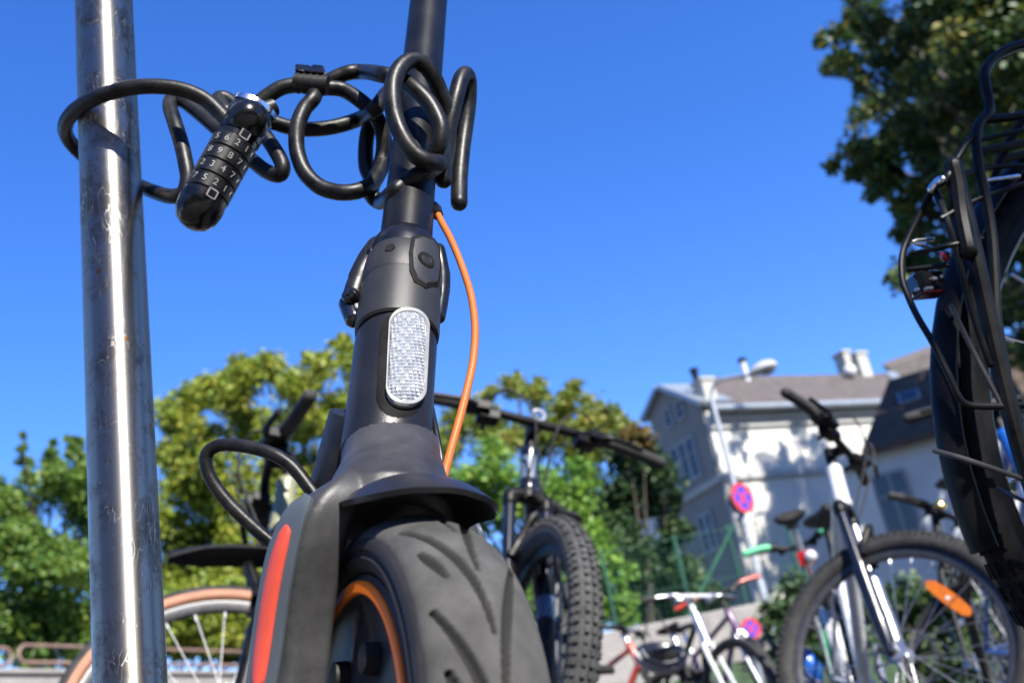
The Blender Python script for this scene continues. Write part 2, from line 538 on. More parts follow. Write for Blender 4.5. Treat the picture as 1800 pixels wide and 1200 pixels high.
class Thing:
    """an Empty at the thing's base that parents its parts"""

    def __init__(s, name, label, cat, base=(0, 0, 0), group=None, mw=None):
        s.base = V(base)
        s.o = bpy.data.objects.new(name, None)
        s.o.empty_display_size = .05
        COL.objects.link(s.o)
        s.local = mw is not None
        if mw is not None:
            s.o.matrix_world = mw
        else:
            s.o.location = s.base
        tag(s.o, label, cat, group)

    def part(s, name, mb, m, parent=None, sharp=35, label=None):
        o = mb.build(name, m, parent or s.o, V((0, 0, 0)) if s.local else s.base, sharp)
        if label:
            o['label'] = label
        return o


def tag(o, label=None, cat=None, group=None, kind=None):
    if label:
        o['label'] = label
    if cat:
        o['category'] = cat
    if group:
        o['group'] = group
    if kind:
        o['kind'] = kind


def single(name, mb, m, label, cat, base, group=None, sharp=35):
    o = mb.build(name, m, None, V(base), sharp)
    tag(o, label, cat, group)
    return o


def structure(name, mb, m, kind='structure'):
    o = mb.build(name, m)
    o['kind'] = kind
    return o


# ------------------------------------------------------------------ ground
def ground_z(x, y):
    s = min(max(x, 0) * 0.065, 0.10)
    return -s if y < 9 else -s * max(0, 1 - (y - 9) / 3)


g = MB()
xs = [-300, -60, -20, -6, -2, 0, .3, .6, .9, 1.2, 1.6, 3, 8, 20, 60, 300]
ys = [-300, -60, -15, -4, 0, 2, 4, 6, 9, 12, 16, 24, 60, 300]
vs = [(x, y, ground_z(x, y)) for y in ys for x in xs]
fs = [(j * len(xs) + i, j * len(xs) + i + 1, (j + 1) * len(xs) + i + 1, (j + 1) * len(xs) + i) for j in range(len(ys) - 1) for i in range(len(xs) - 1)]
g.add(vs, fs)
structure('ground', g, 'asphalt')
# sloping verges at the foot of the retaining walls
g = MB()
g.rings([[(x, 10.2, -.12), (x, 11.0, .55 + .05 * math.sin(x * 3)), (x, 11.95, .98 + .04 * math.sin(x * 5)), (x, 11.95, -.2)] for x in np.linspace(.2, 3.2, 16)])
structure('grass_bank', g, 'grass')


# ------------------------------------------------------------------ house
def build_house():
    c = atY(1241, 723, 34.0)
    e = V((.898, .44, 0)).normalized()
    gd = V((-e.y, e.x, 0))
    nf, ng = -gd, -e                      # outward normals of facade and gable side
    Zv = V((0, 0, 1))
    pr = onplane(1590, 670, c, nf)
    Lf = (pr - c).dot(e)
    pl = onplane(1143, 733, c, ng)
    Lg = (pl - c).dot(gd)
    ze = c.z
    H = Thing('house', 'cream plastered two storey villa with brown roof behind the green mesh fence', 'house', (c.x, c.y, 0))
    # main body
    m = MB()
    c0 = V((c.x, c.y, 0))
    m.box(c0 + e * Lf / 2 + gd * 3.2 + Zv * ze / 2, e * (Lf / 2), gd * 3.2, Zv * ze / 2)
    H.part('wall', m, 'plaster')
    # gable wing: a prism whose front is the shaded gable
    gp = [onplane(x, y, c, ng) for x, y in ((1143, 733), (1166, 683), (1212, 700), (1241, 712))]
    bot = [V((gp[-1].x, gp[-1].y, 0)), V((gp[0].x, gp[0].y, 0))]
    m = MB()
    bot[0] = bot[0] + gd * .22
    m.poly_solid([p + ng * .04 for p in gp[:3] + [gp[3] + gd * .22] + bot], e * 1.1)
    H.part('wall', m, 'plaster_shaded', label='gable wall with its shade put into a grey plaster')
    m = MB()
    for a, b in ((0, 1), (1, 2), (2, 3)):
        A, B = gp[a], gp[b]
        dv = (B - A).normalized()
        nrm = dv.cross(ng).normalized()
        if nrm.z < 0:
            nrm = -nrm
        oa = .25 if a == 0 else 0
        m.poly_solid([A - dv * oa + ng * .3, B + ng * .3, B + nrm * .16 + ng * .3, A - dv * oa + nrm * .16 + ng * .3], e * 1.4)
    H.part('roof', m, ['gutter'], label='pale metal sheet roof over the gable')
    # main roof
    back = 2.6
    m = MB()
    pb = c + gd * back
    r0 = onplane(1240, 680, pb, nf)
    r1 = onplane(1566, 640, pb, nf)
    zr = (r0.z + r1.z) / 2
    E0, E1 = c + nf * .35 - e * .0, c + e * (Lf + .25) + nf * .35
    Q0, Q1 = V((r0.x, r0.y, zr)), V((r1.x, r1.y, zr))
    far0, far1 = c + gd * 6.6 - e * 0, c + e * Lf + gd * 6.6
    m.rings([[E0, Q0, far0, far0 - Zv * .2, Q0 - Zv * .2, E0 - Zv * .2], [E1, Q1, far1, far1 - Zv * .2, Q1 - Zv * .2, E1 - Zv * .2]])
    H.part('roof', m, 'roof')
    m = MB()
    m.tube([E0 - Zv * .06 + nf * .08, E1 - Zv * .06 + nf * .08], .13, 12)
    m.box((E0 + E1) / 2 - Zv * .02 + nf * .05, (E1 - E0) / 2, nf * .06, Zv * .07)
    # sheet strip at the right verge
    dv = (Q1 - E1)
    m.poly_solid([E1 + Zv * .03 - e * .45, E1 + Zv * .03 + e * .08, Q1 + Zv * .03 + e * .08, Q1 + Zv * .03 - e * .45], Zv * .05)
    H.part('gutter', m, 'gutter')
    m = MB()
    m.box(c0 + e * (Lf / 2) + nf * .10 + Zv * (ze - .28), e * (Lf / 2), nf * .10, Zv * .10)
    m.box(c0 + e * (Lf / 2) + nf * .05 + Zv * (ze - .50), e * (Lf / 2), nf * .06, Zv * .12)
    H.part('cornice', m, 'trim')
    zb = onplane(1285, 838, c, nf).z
    m = MB()
    m.box(c0 + e * (Lf / 2) + nf * .06 + Zv * zb, e * (Lf / 2 + .06), nf * .06, Zv * .11)
    m.box(c0 + gd * (Lg / 2) + ng * .08 + Zv * zb, gd * (Lg / 2), ng * .06, Zv * .11)
    H.part('string_course', m, 'trim')

    def window(px, py, w, h, pt, n, ax, lights=1):
        p = onplane(px, py, pt + n * .05, n)
        f = MB()
        for sx in (-1, 1):
            f.box(p + ax * (w / 2 * sx), ax * .05, n * .05, Zv * (h / 2 + .05))
        for sz in (-1, 1):
            f.box(p + Zv * (h / 2 * sz), ax * (w / 2 - .05), n * .045, Zv * .05)
        for k in range(1, lights):
            f.box(p + ax * (w * (k / lights - .5)), ax * .07, n * .04, Zv * (h / 2 - .05))
        f.box(p + Zv * h * .12, ax * (w / 2 - .05), n * .03, Zv * .025)
        fo = H.part('window', f, 'win_frame')
        gl = MB()
        gl.box(p - n * .02, ax * (w / 2 - .04), n * .015, Zv * (h / 2 - .04))
        H.part('pane', gl, 'win_dark', fo)
    window(1176, 734, .40, .62, gp[0], ng, gd)
    window(1196, 720, .40, .62, gp[0], ng, gd)
    window(1206, 812, 1.5, 1.35, gp[0], ng, gd, 3)
    window(1246, 935, .8, 1.2, gp[0], ng, gd, 2)
    # chimneys
    def chimney(px, py, w, hz, backd, pipe=0):
        p = onplane(px, py, c + gd * backd, nf)
        m = MB()
        m.box(p - Zv * .3, e * (w / 2), gd * .3, Zv * (hz / 2 + .3), .02)
        m.box(p + Zv * (hz / 2 + .05), e * (w / 2 + .06), gd * .36, Zv * .06, .02)
        ch = H.part('chimney', m, 'trim')
        if pipe:
            q = MB()
            q.cyl(p - e * .22 + Zv * (hz / 2 + .1), p - e * .22 + Zv * (hz / 2 + .1 + pipe), .11, 12)
            q.cyl(p - e * .22 + Zv * (hz / 2 + .1 + pipe), p - e * .22 + Zv * (hz / 2 + .24 + pipe), .15, 12)
            H.part('chimney_pot', q, 'black_paint', ch)
    chimney(1240, 692, .48, .75, -.1 + .45, .30)
    chimney(1510, 640, .50, .62, 2.6)
    chimney(1484, 640, .34, .75, 2.9, .0)
    m = MB()
    p0 = onplane(1317, 678, c + gd * 2.2, nf)
    p1 = onplane(1307, 636, c + gd * 2.2, nf)
    p1 = V((p0.x, p0.y, p1.z))
    m.cyl(p0 - Zv * .3, p1, .11, 14)
    fl = H.part('flue_pipe', m, 'white_paint')
    m = MB()
    m.cyl(p1, p1 + Zv * .14, .16, 14)
    H.part('pipe_cap', m, 'black_paint', fl)
    m = MB()
    p0 = onplane(1494, 652, c + gd * 2.0, nf)
    m.ball(p0, .26, 14, 8)
    H.part('satellite_dish', m, 'white_paint')
    # higher wing to the right, its roof lit
    m = MB()
    pt = c + gd * 3.4
    P = [onplane(x, y, pt, nf) for x, y in ((1562, 646), (1640, 616), (1760, 585), (1760, 690), (1600, 700))]
    m.poly_solid(P, gd * .3 + Zv * .3)
    H.part('roof', m, 'roof')

    # low annex, nearer on the right, in the trees' shade
    a0 = atY(1514, 790, 29.0)
    a1 = atZ(1640, 752, a0.z)
    e2 = (a1 - a0)
    e2.z = 0
    e2.normalize()
    if e2.y < -.35 or e2.y > .2:
        e2 = V((.94, -.34, 0))
    n2 = V((e2.y, -e2.x, 0))
    L2 = 9.0
    A = Thing('annex', 'low grey annex with steep dark roof right of the cream villa', 'house', (a0.x, a0.y, 0))
    b0 = V((a0.x, a0.y, 0))
    m = MB()
    m.box(b0 + e2 * L2 / 2 - n2 * 2.4 + Zv * a0.z / 2, e2 * (L2 / 2), n2 * 2.4, Zv * a0.z / 2)
    A.part('wall', m, 'plaster_pale')
    m = MB()
    k = onplane(1622, 650, a0 - n2 * 2.6, n2)
    rise = max(1.6, k.z - a0.z)
    d1 = e2 * max(0.0, (k - a0).dot(e2)) * .55
    for off in (0,):
        q0, q1 = a0 + n2 * .3 - Zv * .1, a0 + n2 * .3 - Zv * .1 + e2 * L2
        t0, t1 = a0 - n2 * 2.6 + Zv * rise + d1, a0 - n2 * 2.6 + Zv * rise + e2 * L2
        z0, z1 = a0 - n2 * 5.2, a0 - n2 * 5.2 + e2 * L2
        th = Zv * .18
        m.rings([[q0, t0, z0, z0 - th, t0 - th, q0 - th], [q1, t1, z1, z1 - th, t1 - th, q1 - th]])
    A.part('roof', m, 'dark_roof')
    nr = (t0 - q0).cross(e2).normalized()
    if nr.dot(n2) < 0:
        nr = -nr
    up = (nr.cross(e2)).normalized()
    if up.z < 0:
        up = -up
    sk = onplane(1598, 697, q0 + nr * .05, nr)
    m = MB()
    m.box(sk, e2 * .30, up * .32, nr * .05, .01)
    fr = A.part('skylight', m, 'gutter')
    m = MB()
    m.box(sk + nr * .045, e2 * .24, up * .26, nr * .012)
    A.part('pane', m, 'win_dark', fr)
    p = onplane(1578, 890, a0 + n2 * .03, n2)
    f = MB()
    for sx in (-1, 0, 1):
        f.box(p + e2 * (.42 * sx), e2 * .045, n2 * .05, Zv * .9)
    for sz in (-1, .35, 1):
        f.box(p + Zv * (.9 * sz), e2 * .42, n2 * .042, Zv * .045)
    fo = A.part('window', f, 'win_frame')
    gl = MB()
    gl.box(p - n2 * .01, e2 * .4, n2 * .015, Zv * .86)
    A.part('pane', gl, 'win_dark', fo)
    return c, nf


HC, HN = build_house()


# ------------------------------------------------------------------ walls, rails, fence, lamp, signs
Zv = V((0, 0, 1))
WL, WR = atY(1040, 1098, 12.0), atY(1350, 1072, 12.0)


def build_walls():
    zt = (WL.z + WR.z) / 2
    m = MB()
    m.box(((WL.x + WR.x) / 2 - .35, 12.12, zt / 2 - .1), ((WR.x - WL.x) / 2 + .35, 0, 0), (0, .12, 0), (0, 0, zt / 2 + .1), .015)
    for k in range(1, 4):
        x = WL.x - .7 + (WR.x - WL.x + .7) * k / 4
        m.box((x, 11.995, zt / 2), (.006, 0, 0), (0, .004, 0), (0, 0, zt / 2 - .02))
    single('retaining_wall', m, 'concrete', 'low pale concrete wall behind the small parked bikes', 'wall', (WL.x, 12.12, 0))
    p0 = atY(-60, 1184, 12.0)
    p1 = atZ(470, 1186, p0.z)
    z1 = p0.z
    m = MB()
    dv = (V((p1.x, p1.y, 0)) - V((p0.x, p0.y, 0)))
    dn = V((dv.y, -dv.x, 0)).normalized()
    mid = V((p0.x + p1.x, p0.y + p1.y, 0)) / 2
    m.box(mid - dn * .15 + Zv * z1 / 2, dv / 2 * 1.3, dn * .15, Zv * z1 / 2, .015)
    m.box(mid - dn * .15 + Zv * (z1 + .03), dv / 2 * 1.3, dn * .19, Zv * .03, .01)
    single('curb_wall', m, 'concrete', 'grey stone wall under the metal railing at far left', 'wall', (mid.x, mid.y, 0))
    # earth behind that wall, carrying the trees
    m = MB()
    far = V((mid.x, mid.y, 0)) - dn * 30
    m.poly_solid([p0 - dv * .3 - dn * .3 - Zv * (p0.z - z1 + .1), p1 + dv * .15 - dn * .3 - Zv * (p1.z - z1 + .1), p1 + dv * .15 - dn * 30 - Zv * (p1.z - z1 + .1), p0 - dv * .3 - dn * 30 - Zv * (p0.z - z1 + .1)], -Zv * (z1 - .15))
    structure('terrace', m, 'grass')
    # railing: rounded loops carried by posts
    gz = z1 + .06

    def loop(x0, x1):
        a, b = onplane(x0, 1133, p0 - dn * .12, dn), onplane(x1, 1131, p0 - dn * .12, dn)
        zt_, zb_ = a.z, a.z - .20
        d = (V((b.x, b.y, 0)) - V((a.x, a.y, 0)))
        L = d.length
        d.normalize()
        a0 = V((a.x, a.y, 0))
        r = (zt_ - zb_) / 2
        pts = []
        for k in range(9):
            t = math.pi / 2 + math.pi * k / 8
            pts.append(a0 + d * (r + r * math.cos(t)) + Zv * (zt_ - r + r * math.sin(t)))
        for k in range(9):
            t = -math.pi / 2 + math.pi * k / 8
            pts.append(a0 + d * (L - r + r * math.cos(t)) + Zv * (zt_ - r + r * math.sin(t)))
        return pts, a0, d, L, zb_
    for i, (x0, x1, lab) in enumerate(((-190, 20, 'short end of rounded brown rail at the left edge'), (33, 470, 'long rounded brown rail behind the steel pole'))):
        pts, a0, d, L, zb_ = loop(x0, x1)
        T = Thing('railing', lab, 'railing', (a0.x, a0.y, gz), 'loop railings on the curb wall')
        m = MB()
        m.tube(pts, .024, 8, loop=True)
        T.part('rail', m, 'rail')
        for k in (.18, .5, .85):
            m = MB()
            m.cyl(a0 + d * L * k + Zv * gz, a0 + d * L * k + Zv * (zb_ + .01), .024, 8)
            T.part('post', m, 'rail')
    # green mesh fence standing behind the concrete wall
    T = Thing('mesh_fence', 'green wire mesh fence with slanting brace below the villa', 'fence', (WL.x, 12.9, 0))
    Y = 12.9
    top = atY(1285, 925, Y).z
    for px, py in ((1075, 1060), (1212, 1060), (1312, 1060), (1420, 1060)):
        q = atY(px, py, Y)
        m = MB()
        m.cyl((q.x, Y, 0), (q.x, Y, top), .02, 10)
        m.ball((q.x, Y, top), .022, 10, 5)
        T.part('post', m, 'fence_green')
    m = MB()
    m.cyl(atY(1290, 922, Y - .05), atY(1198, 1110, Y - .05), .024, 10)
    T.part('brace', m, 'fence_green')
    m = MB()
    xa, xb = atY(1075, 1060, Y).x, atY(1420, 1060, Y).x
    for k in range(4):
        z = top - .02 - k * (top - .9) / 3
        m.cyl((xa, Y - .035, z), (xb, Y - .035, z), .005, 5)
    for k in range(30):
        x = xa + (xb - xa) * k / 29
        m.cyl((x, Y - .03, .8), (x, Y - .03, top - .02), .0022, 4)
    for k in range(24):
        z = .85 + (top - .9) * k / 24
        m.cyl((xa, Y - .025, z), (xb, Y - .025, z), .002, 4)
    T.part('wire_mesh', m, 'fence_green')


build_walls()


def disc(m, c, n, r, t, seg=36):
    m.tube([c, c + n * t], [r, r], seg)


def nostop_sign(T, c, n, r, parent=None):
    """round no stopping sign: red ring, red diagonal cross, blue field"""
    up = Zv - n * Zv.dot(n)
    up.normalize()
    rt = up.cross(n).normalized()
    m = MB()
    disc(m, c, n, r, .012)
    s = T.part('sign_plate', m, 'sign_back', parent)
    m = MB()
    disc(m, c + n * .010, n, r * .82, .006)
    T.part('blue_field', m, 'sign_blue', s)
    m = MB()
    R1, R2 = r * .99, r * .74
    rings = []
    for k in range(40):
        a = 2 * math.pi * k / 40
        dr = rt * math.cos(a) + up * math.sin(a)
        rings.append([c + dr * R1 + n * .0125, c + dr * R1 + n * .020, c + dr * R2 + n * .020, c + dr * R2 + n * .0125])
    m.rings(rings, loop=True)
    for sg in (1, -1):
        dd = (rt + up * sg).normalized()
        pp = dd.cross(n)
        m.box(c + n * (.0165 + .001 * sg), dd * (r * .78), pp * (r * .095), n * .0028)
    T.part('red_ring', m, 'sign_red', s)


def build_lamp():
    Y = 14.0
    b = atY(1345, 1075, Y)
    t = atY(1302, 877, Y)
    x = (b.x + t.x) / 2
    ztop = atY(1253, 705, Y).z
    L = Thing('street_lamp', 'thin grey street lamp with curved arm carrying a no stopping sign', 'street lamp', (x, Y, 0))
    m = MB()
    m.tube([(x, Y, 0), (x, Y, ztop * .45), (x, Y, ztop * .46), (x, Y, ztop)], [.062, .058, .045, .034], 14)
    L.part('post', m, 'galv')
    h0 = atY(1318, 659, Y - .3)
    pts = [V((x, Y, ztop - .02)), V((x + .02, Y, ztop + .12)), V((x + .12, Y - .06, ztop + .24)), V((x + .35, Y - .18, (ztop + .24) * .5 + h0.z * .5 + .02)), h0]
    m = MB()
    m.tube(smooth_path(pts, 6), .024, 10)
    L.part('arm', m, 'galv')
    h1 = atY(1366, 640, Y - .45)
    dv = (h1 - h0).normalized()
    sd = dv.cross(Zv).normalized()
    upv = sd.cross(dv)
    m = MB()
    R = []
    LL = (h1 - h0).length
    for f, w, hh in ((-.02, .03, .03), (.08, .06, .06), (.3, .11, .10), (.6, .125, .115), (.88, .10, .09), (1.0, .03, .03)):
        cc = h0 + dv * LL * f
        R.append([cc + sd * math.cos(2 * math.pi * j / 16) * w + upv * (math.sin(2 * math.pi * j / 16) * hh if math.sin(2 * math.pi * j / 16) > 0 else math.sin(2 * math.pi * j / 16) * hh * .45) for j in range(16)])
    m.rings(R)
    hd = L.part('lamp_head', m, 'lamp_head')
    m = MB()
    m.ball(h0 + dv * LL * .64 - upv * .035, 1, 16, 8, dv * .11, sd * .085, upv * .055)
    L.part('lens', m, 'lens', hd)
    # signs on the post
    n = V((.62, -.78, 0)).normalized()
    c = t + n * .07
    S = Thing('traffic_sign', 'round red and blue no stopping sign on the lamp post', 'sign', (x, Y, t.z))
    nostop_sign(S, V((x, Y, t.z)) + n * .07, n, .205)
    S2 = Thing('traffic_sign', 'grey back of another round sign just left of the no stopping sign', 'sign', (x, Y, t.z))
    m = MB()
    n2 = V((-.85, .5, 0)).normalized()
    disc(m, V((x, Y, t.z + .03)) + n2 * .06, n2, .19, .012)
    S2.part('sign_plate', m, 'sign_back')
    m = MB()
    up = Zv
    q = V((x, Y, t.z - .36)) + n2 * .06
    m.box(q, up.cross(n2) * .15, n2 * .006, up * .13, .004)
    S2.part('extra_plate', m, 'sign_back')
    # low sign in front of the wall
    q = atY(1316, 1106, 9.5)
    S3 = Thing('traffic_sign', 'low round blue sign with red rim in front of the concrete wall', 'sign', (q.x, 9.5, 0))
    m = MB()
    m.cyl((q.x, 9.5, ground_z(q.x, 9.5)), (q.x, 9.5, q.z + .1), .022, 10)
    S3.part('post', m, 'galv')
    nostop_sign(S3, V((q.x, 9.5, q.z)) + V((.3, -.95, 0)).normalized() * .03, V((.3, -.95, 0)).normalized(), .09)


build_lamp()


# ------------------------------------------------------------------ trees
LEAF = np.array([(0, -.5, 0), (.33, -.12, .07), (.26, .22, .03), (0, .5, -.06), (-.26, .22, .03), (-.33, -.12, .07)])


def leaves(name, centres, radii, n_per, size, m, parent, base, tint=None):
    """many small bent leaf faces spread through the clumps"""
    allv, tints = [], []
    for (c, r, n) in zip(centres, radii, n_per):
        d = RNG.normal(size=(n, 3))
        d /= np.linalg.norm(d, axis=1)[:, None]
        rad = r * np.cbrt(RNG.random(n)) * (1 + .22 * RNG.normal(size=n))
        p = np.array(c) + d * rad[:, None] * np.array([1, 1, .85])
        nrm = d * .6 + RNG.normal(size=(n, 3)) * .65 + np.array([0, 0, .55])
        nrm /= np.linalg.norm(nrm, axis=1)[:, None]
        a = RNG.normal(size=(n, 3))
        t = np.cross(nrm, a)
        t /= np.linalg.norm(t, axis=1)[:, None]
        b = np.cross(nrm, t)
        s = size * (.65 + .7 * RNG.random(n))
        vv = p[:, None, :] + s[:, None, None] * (LEAF[None, :, 0, None] * t[:, None] + LEAF[None, :, 1, None] * b[:, None] + LEAF[None, :, 2, None] * nrm[:, None])
        allv.append(vv)
        base_t = RNG.random() * .5 + .1
        tints.append(np.clip(base_t + .22 * RNG.normal(size=n) + .15, 0, 1))
    vv = np.concatenate(allv)
    N = len(vv)
    me = bpy.data.meshes.new(name)
    me.vertices.add(N * 6)
    me.vertices.foreach_set('co', (vv.reshape(-1, 3) - np.array(base)).ravel().astype(np.float32))
    me.loops.add(N * 8)
    idx = np.arange(N)[:, None] * 6 + np.array([0, 1, 2, 3, 0, 3, 4, 5])
    me.loops.foreach_set('vertex_index', idx.ravel().astype(np.int32))
    me.polygons.add(N * 2)
    me.polygons.foreach_set('loop_start', (np.arange(N * 2) * 4).astype(np.int32))
    me.polygons.foreach_set('loop_total', np.full(N * 2, 4, np.int32))
    at = me.attributes.new('tint', 'FLOAT', 'FACE')
    at.data.foreach_set('value', np.repeat(np.concatenate(tints), 2).astype(np.float32))
    me.update()
    me.validate()
    me.materials.append(M[m])
    o = bpy.data.objects.new(name, me)
    COL.objects.link(o)
    o.parent = parent
    return o


def tree(name, label, px_clumps, Y, Yvar, root, leaf, size, dens, trunk_r=.16, fill=1.0, group=None, extra=(), rootz=0.0, cat='tree'):
    """px_clumps: (x, y, r) in design pixels, each put at a depth of its own round Y"""
    cs, rs = [], []
    for (x, y, r) in px_clumps:
        for k in range(2):
            yy = Y + RNG.normal() * Yvar * (.6 if k == 0 else 1.0) + (Yvar * .7 if k else 0)
            p = atY(x + RNG.normal() * r * .15, y + RNG.normal() * r * .15, yy)
            cs.append(p)
            rs.append(r / FPX * depth(p) * .92)
    for p, r in extra:
        cs.append(V(p))
        rs.append(r)
    base = V((root[0], root[1], rootz))
    T = Thing(name, label, cat, base, group)
    nper = [max(20, int(dens * 3.1 * (r / size) ** 2)) for r in rs]
    # sub-clumps give an uneven outline
    C2, R2, N2 = [], [], []
    for c, r, n in zip(cs, rs, nper):
        k = 9
        for _ in range(k):
            d = V(RNG.normal(size=3)).normalized() * r * (.35 + .55 * RNG.random())
            C2.append(c + d)
            R2.append(r * (.38 + .3 * RNG.random()))
            N2.append(max(6, n // k))
    leaves('crown', C2, R2, N2, size, leaf, T.o, base)
    m = MB()
    cen = sum(cs, V()) / len(cs)
    fork = V((base.x, base.y, base.z)) * .55 + cen * .45
    mid = (base + fork) / 2 + V((.1, 0, 0))
    m.tube(smooth_path([base - V((0, 0, .1)), mid, fork], 4), [trunk_r * (1.15 - .06 * i) for i in range(9)], 10)
    for c in cs[::5]:
        q = fork.lerp(c, .5) + V((0, 0, .15 * (c - fork).length * .3))
        m.tube(smooth_path([fork - V((0, 0, .1)), q, c], 3), [trunk_r * k for k in (.55, .45, .38, .3, .22, .15, .08)], 6)
    T.part('trunk', m, 'bark')
    return T


def build_trees():
    # left hedge-like tree with thin upright sprigs
    cl = [(x, y, r) for x, y, r in ((20, 900, 60), (95, 850, 50), (150, 900, 60), (40, 990, 70), (120, 1000, 70), (200, 960, 60), (20, 1080, 60), (100, 1090, 60), (180, 1080, 60), (-40, 960, 80), (-50, 860, 50), (250, 1060, 50), (60, 1140, 40), (150, 1150, 40), (230, 1140, 40), (-50, 1080, 70), (150, 850, 35))]
    cl += [(42, 785, 11), (45, 810, 14), (48, 838, 20), (90, 795, 14), (96, 825, 22), (135, 775, 14), (132, 800, 20), (150, 830, 26), (5, 862, 24), (118, 770, 7), (40, 765, 6), (92, 778, 7)]
    tree('bushy_tree', 'mid green feathery tree with thin upright sprigs at far left', cl, 16.5, .5, atY(80, 1150, 16.8)[:2], 'leaf_mid', .085, 11, .09, rootz=2.0)
    # big yellow green tree behind the scooter
    cl = [(310, 740, 45), (345, 700, 42), (400, 690, 45), (430, 650, 36), (470, 645, 34), (520, 670, 44), (565, 640, 36), (600, 612, 26), (603, 590, 12), (625, 650, 40), (650, 690, 50), (300, 800, 45), (360, 780, 60), (440, 740, 60), (520, 750, 60), (600, 740, 60), (680, 740, 45), (320, 880, 60), (400, 860, 60), (480, 840, 60), (560, 850, 60), (330, 960, 60), (410, 950, 60), (500, 950, 60), (580, 930, 60), (350, 1050, 60), (430, 1040, 60), (300, 1030, 50), (520, 1050, 60), (400, 1110, 45), (320, 1110, 45), (470, 1110, 45), (285, 920, 40), (292, 735, 22)]
    tree('broadleaf_tree', 'large yellow green tree behind the scooter between the steel pole and the stem', cl, 18.5, .9, atY(420, 1150, 19.2)[:2], 'leaf_yellow', .095, 10.5, .16, rootz=2.0)
    cl = [(x, 1085 + 14 * math.sin(x * .05), 48) for x in range(-80, 700, 42)] + [(x, 1130, 40) for x in range(-80, 700, 50)] + [(x, 1010 + 20 * math.sin(x * .03), 46) for x in range(180, 700, 48)]
    tree('hedge', 'low dark green hedge along the ground behind the brown railing', cl, 20.5, .3, atY(300, 1150, 20.5)[:2], 'leaf_mid', .10, 8, .05, rootz=2.0, cat='hedge')
    # trees to the right of the scooter
    cl = [(800, 740, 40), (850, 715, 34), (905, 680, 26), (945, 690, 30), (985, 705, 30), (1035, 730, 32), (1080, 765, 36), (880, 760, 50), (960, 770, 52), (1040, 800, 50), (780, 800, 45), (1005, 760, 40), (907, 660, 10), (948, 668, 9), (1075, 738, 30), (1108, 758, 28), (1062, 775, 40), (1010, 690, 22), (860, 690, 18)]
    tree('broadleaf_tree', 'olive brown tipped tree behind the handlebar of the black mountain bike', cl, 22, .8, atY(940, 1150, 22.5)[:2], 'leaf_autumn', .10, 9.5, .15)
    cl = [(800, 850, 50), (860, 820, 50), (900, 880, 55), (960, 860, 50), (1000, 900, 50), (1020, 850, 45), (830, 920, 55), (1040, 960, 50), (940, 960, 60), (1070, 1010, 45), (1085, 1060, 40), (1040, 1050, 50), (960, 1060, 60), (1100, 1085, 26), (860, 1010, 60), (780, 960, 50)]
    tree('leafy_shrub', 'bright lime green shrub behind the front tyre of the black mountain bike', cl, 14.5, .5, atY(960, 1150, 14.8)[:2], 'leaf_fresh', .075, 10.5, .08, cat='shrub')
    cl = [(1095, 800, 42), (1130, 850, 46), (1090, 880, 55), (1160, 890, 36), (1120, 940, 55), (1170, 950, 36), (1140, 1010, 50), (1190, 1010, 40), (1110, 1050, 45), (1170, 1070, 45), (1210, 1060, 40), (1080, 950, 45), (1040, 900, 45), (1240, 1060, 30), (1140, 800, 30), (1165, 840, 34), (1225, 1005, 32), (1262, 1050, 26), (1195, 930, 28), (1150, 1085, 40), (1215, 1090, 34)]
    tree('dense_tree', 'dark green dense tree against the left corner of the villa', cl, 19.5, .7, atY(1130, 1150, 20)[:2], 'leaf_dark', .10, 10.5, .14)
    cl = [(1126, 762, 22), (1140, 788, 18), (1104, 760, 20), (1118, 790, 22)]
    tree('broadleaf_tree', 'small rusty brown tree top touching the left eave of the villa', cl, 19.0, .25, atY(1120, 1150, 19.2)[:2], 'leaf_rust', .09, 9, .08)
    cl = [(x, 1060 + 25 * math.sin(x * .07), 42) for x in range(1372, 1850, 40)] + [(x, 1125, 46) for x in range(1380, 1850, 44)] + [(x, 1180, 46) for x in range(1380, 1850, 44)]
    tree('hedge', 'dark hedge put in for the shade behind the spokes of the side on wheel at right', cl, 11.6, .25, (3.6, 11.6), 'leaf_dark', .075, 8, .05, cat='hedge')  # dark leaves stand in for the shade seen behind the wheel
    # overhanging maple at top right; clumps added sunward shade villa, annex and its boughs
    cl = [(1445, 68, 16), (1475, 60, 24), (1465, 110, 26), (1490, 100, 30), (1500, 30, 24), (1500, 5, 20), (1550, 60, 45), (1560, 120, 36), (1565, 165, 22), (1620, 40, 50), (1620, 130, 45), (1700, 60, 60), (1780, 60, 60), (1700, 160, 60), (1640, 210, 50), (1600, 250, 48), (1545, 270, 42), (1500, 275, 34), (1462, 290, 17), (1500, 310, 22), (1550, 325, 38), (1590, 340, 40), (1530, 340, 18), (1650, 300, 55), (1780, 180, 60), (1730, 260, 60), (1800, 300, 60), (1620, 390, 40), (1590, 415, 26), (1680, 390, 55), (1610, 460, 36), (1580, 485, 26), (1640, 480, 42), (1750, 370, 60), (1720, 460, 55), (1800, 420, 60), (1780, 520, 60), (1840, 560, 60), (1580, 205, 26), (1860, 250, 70), (1860, 80, 70), (1850, 400, 70), (1800, 620, 45), (1850, 660, 50), (1590, 390, 20), (1870, 760, 60), (1800, 850, 40), (1830, 860, 50), (1600, 505, 14)]
    ex = []
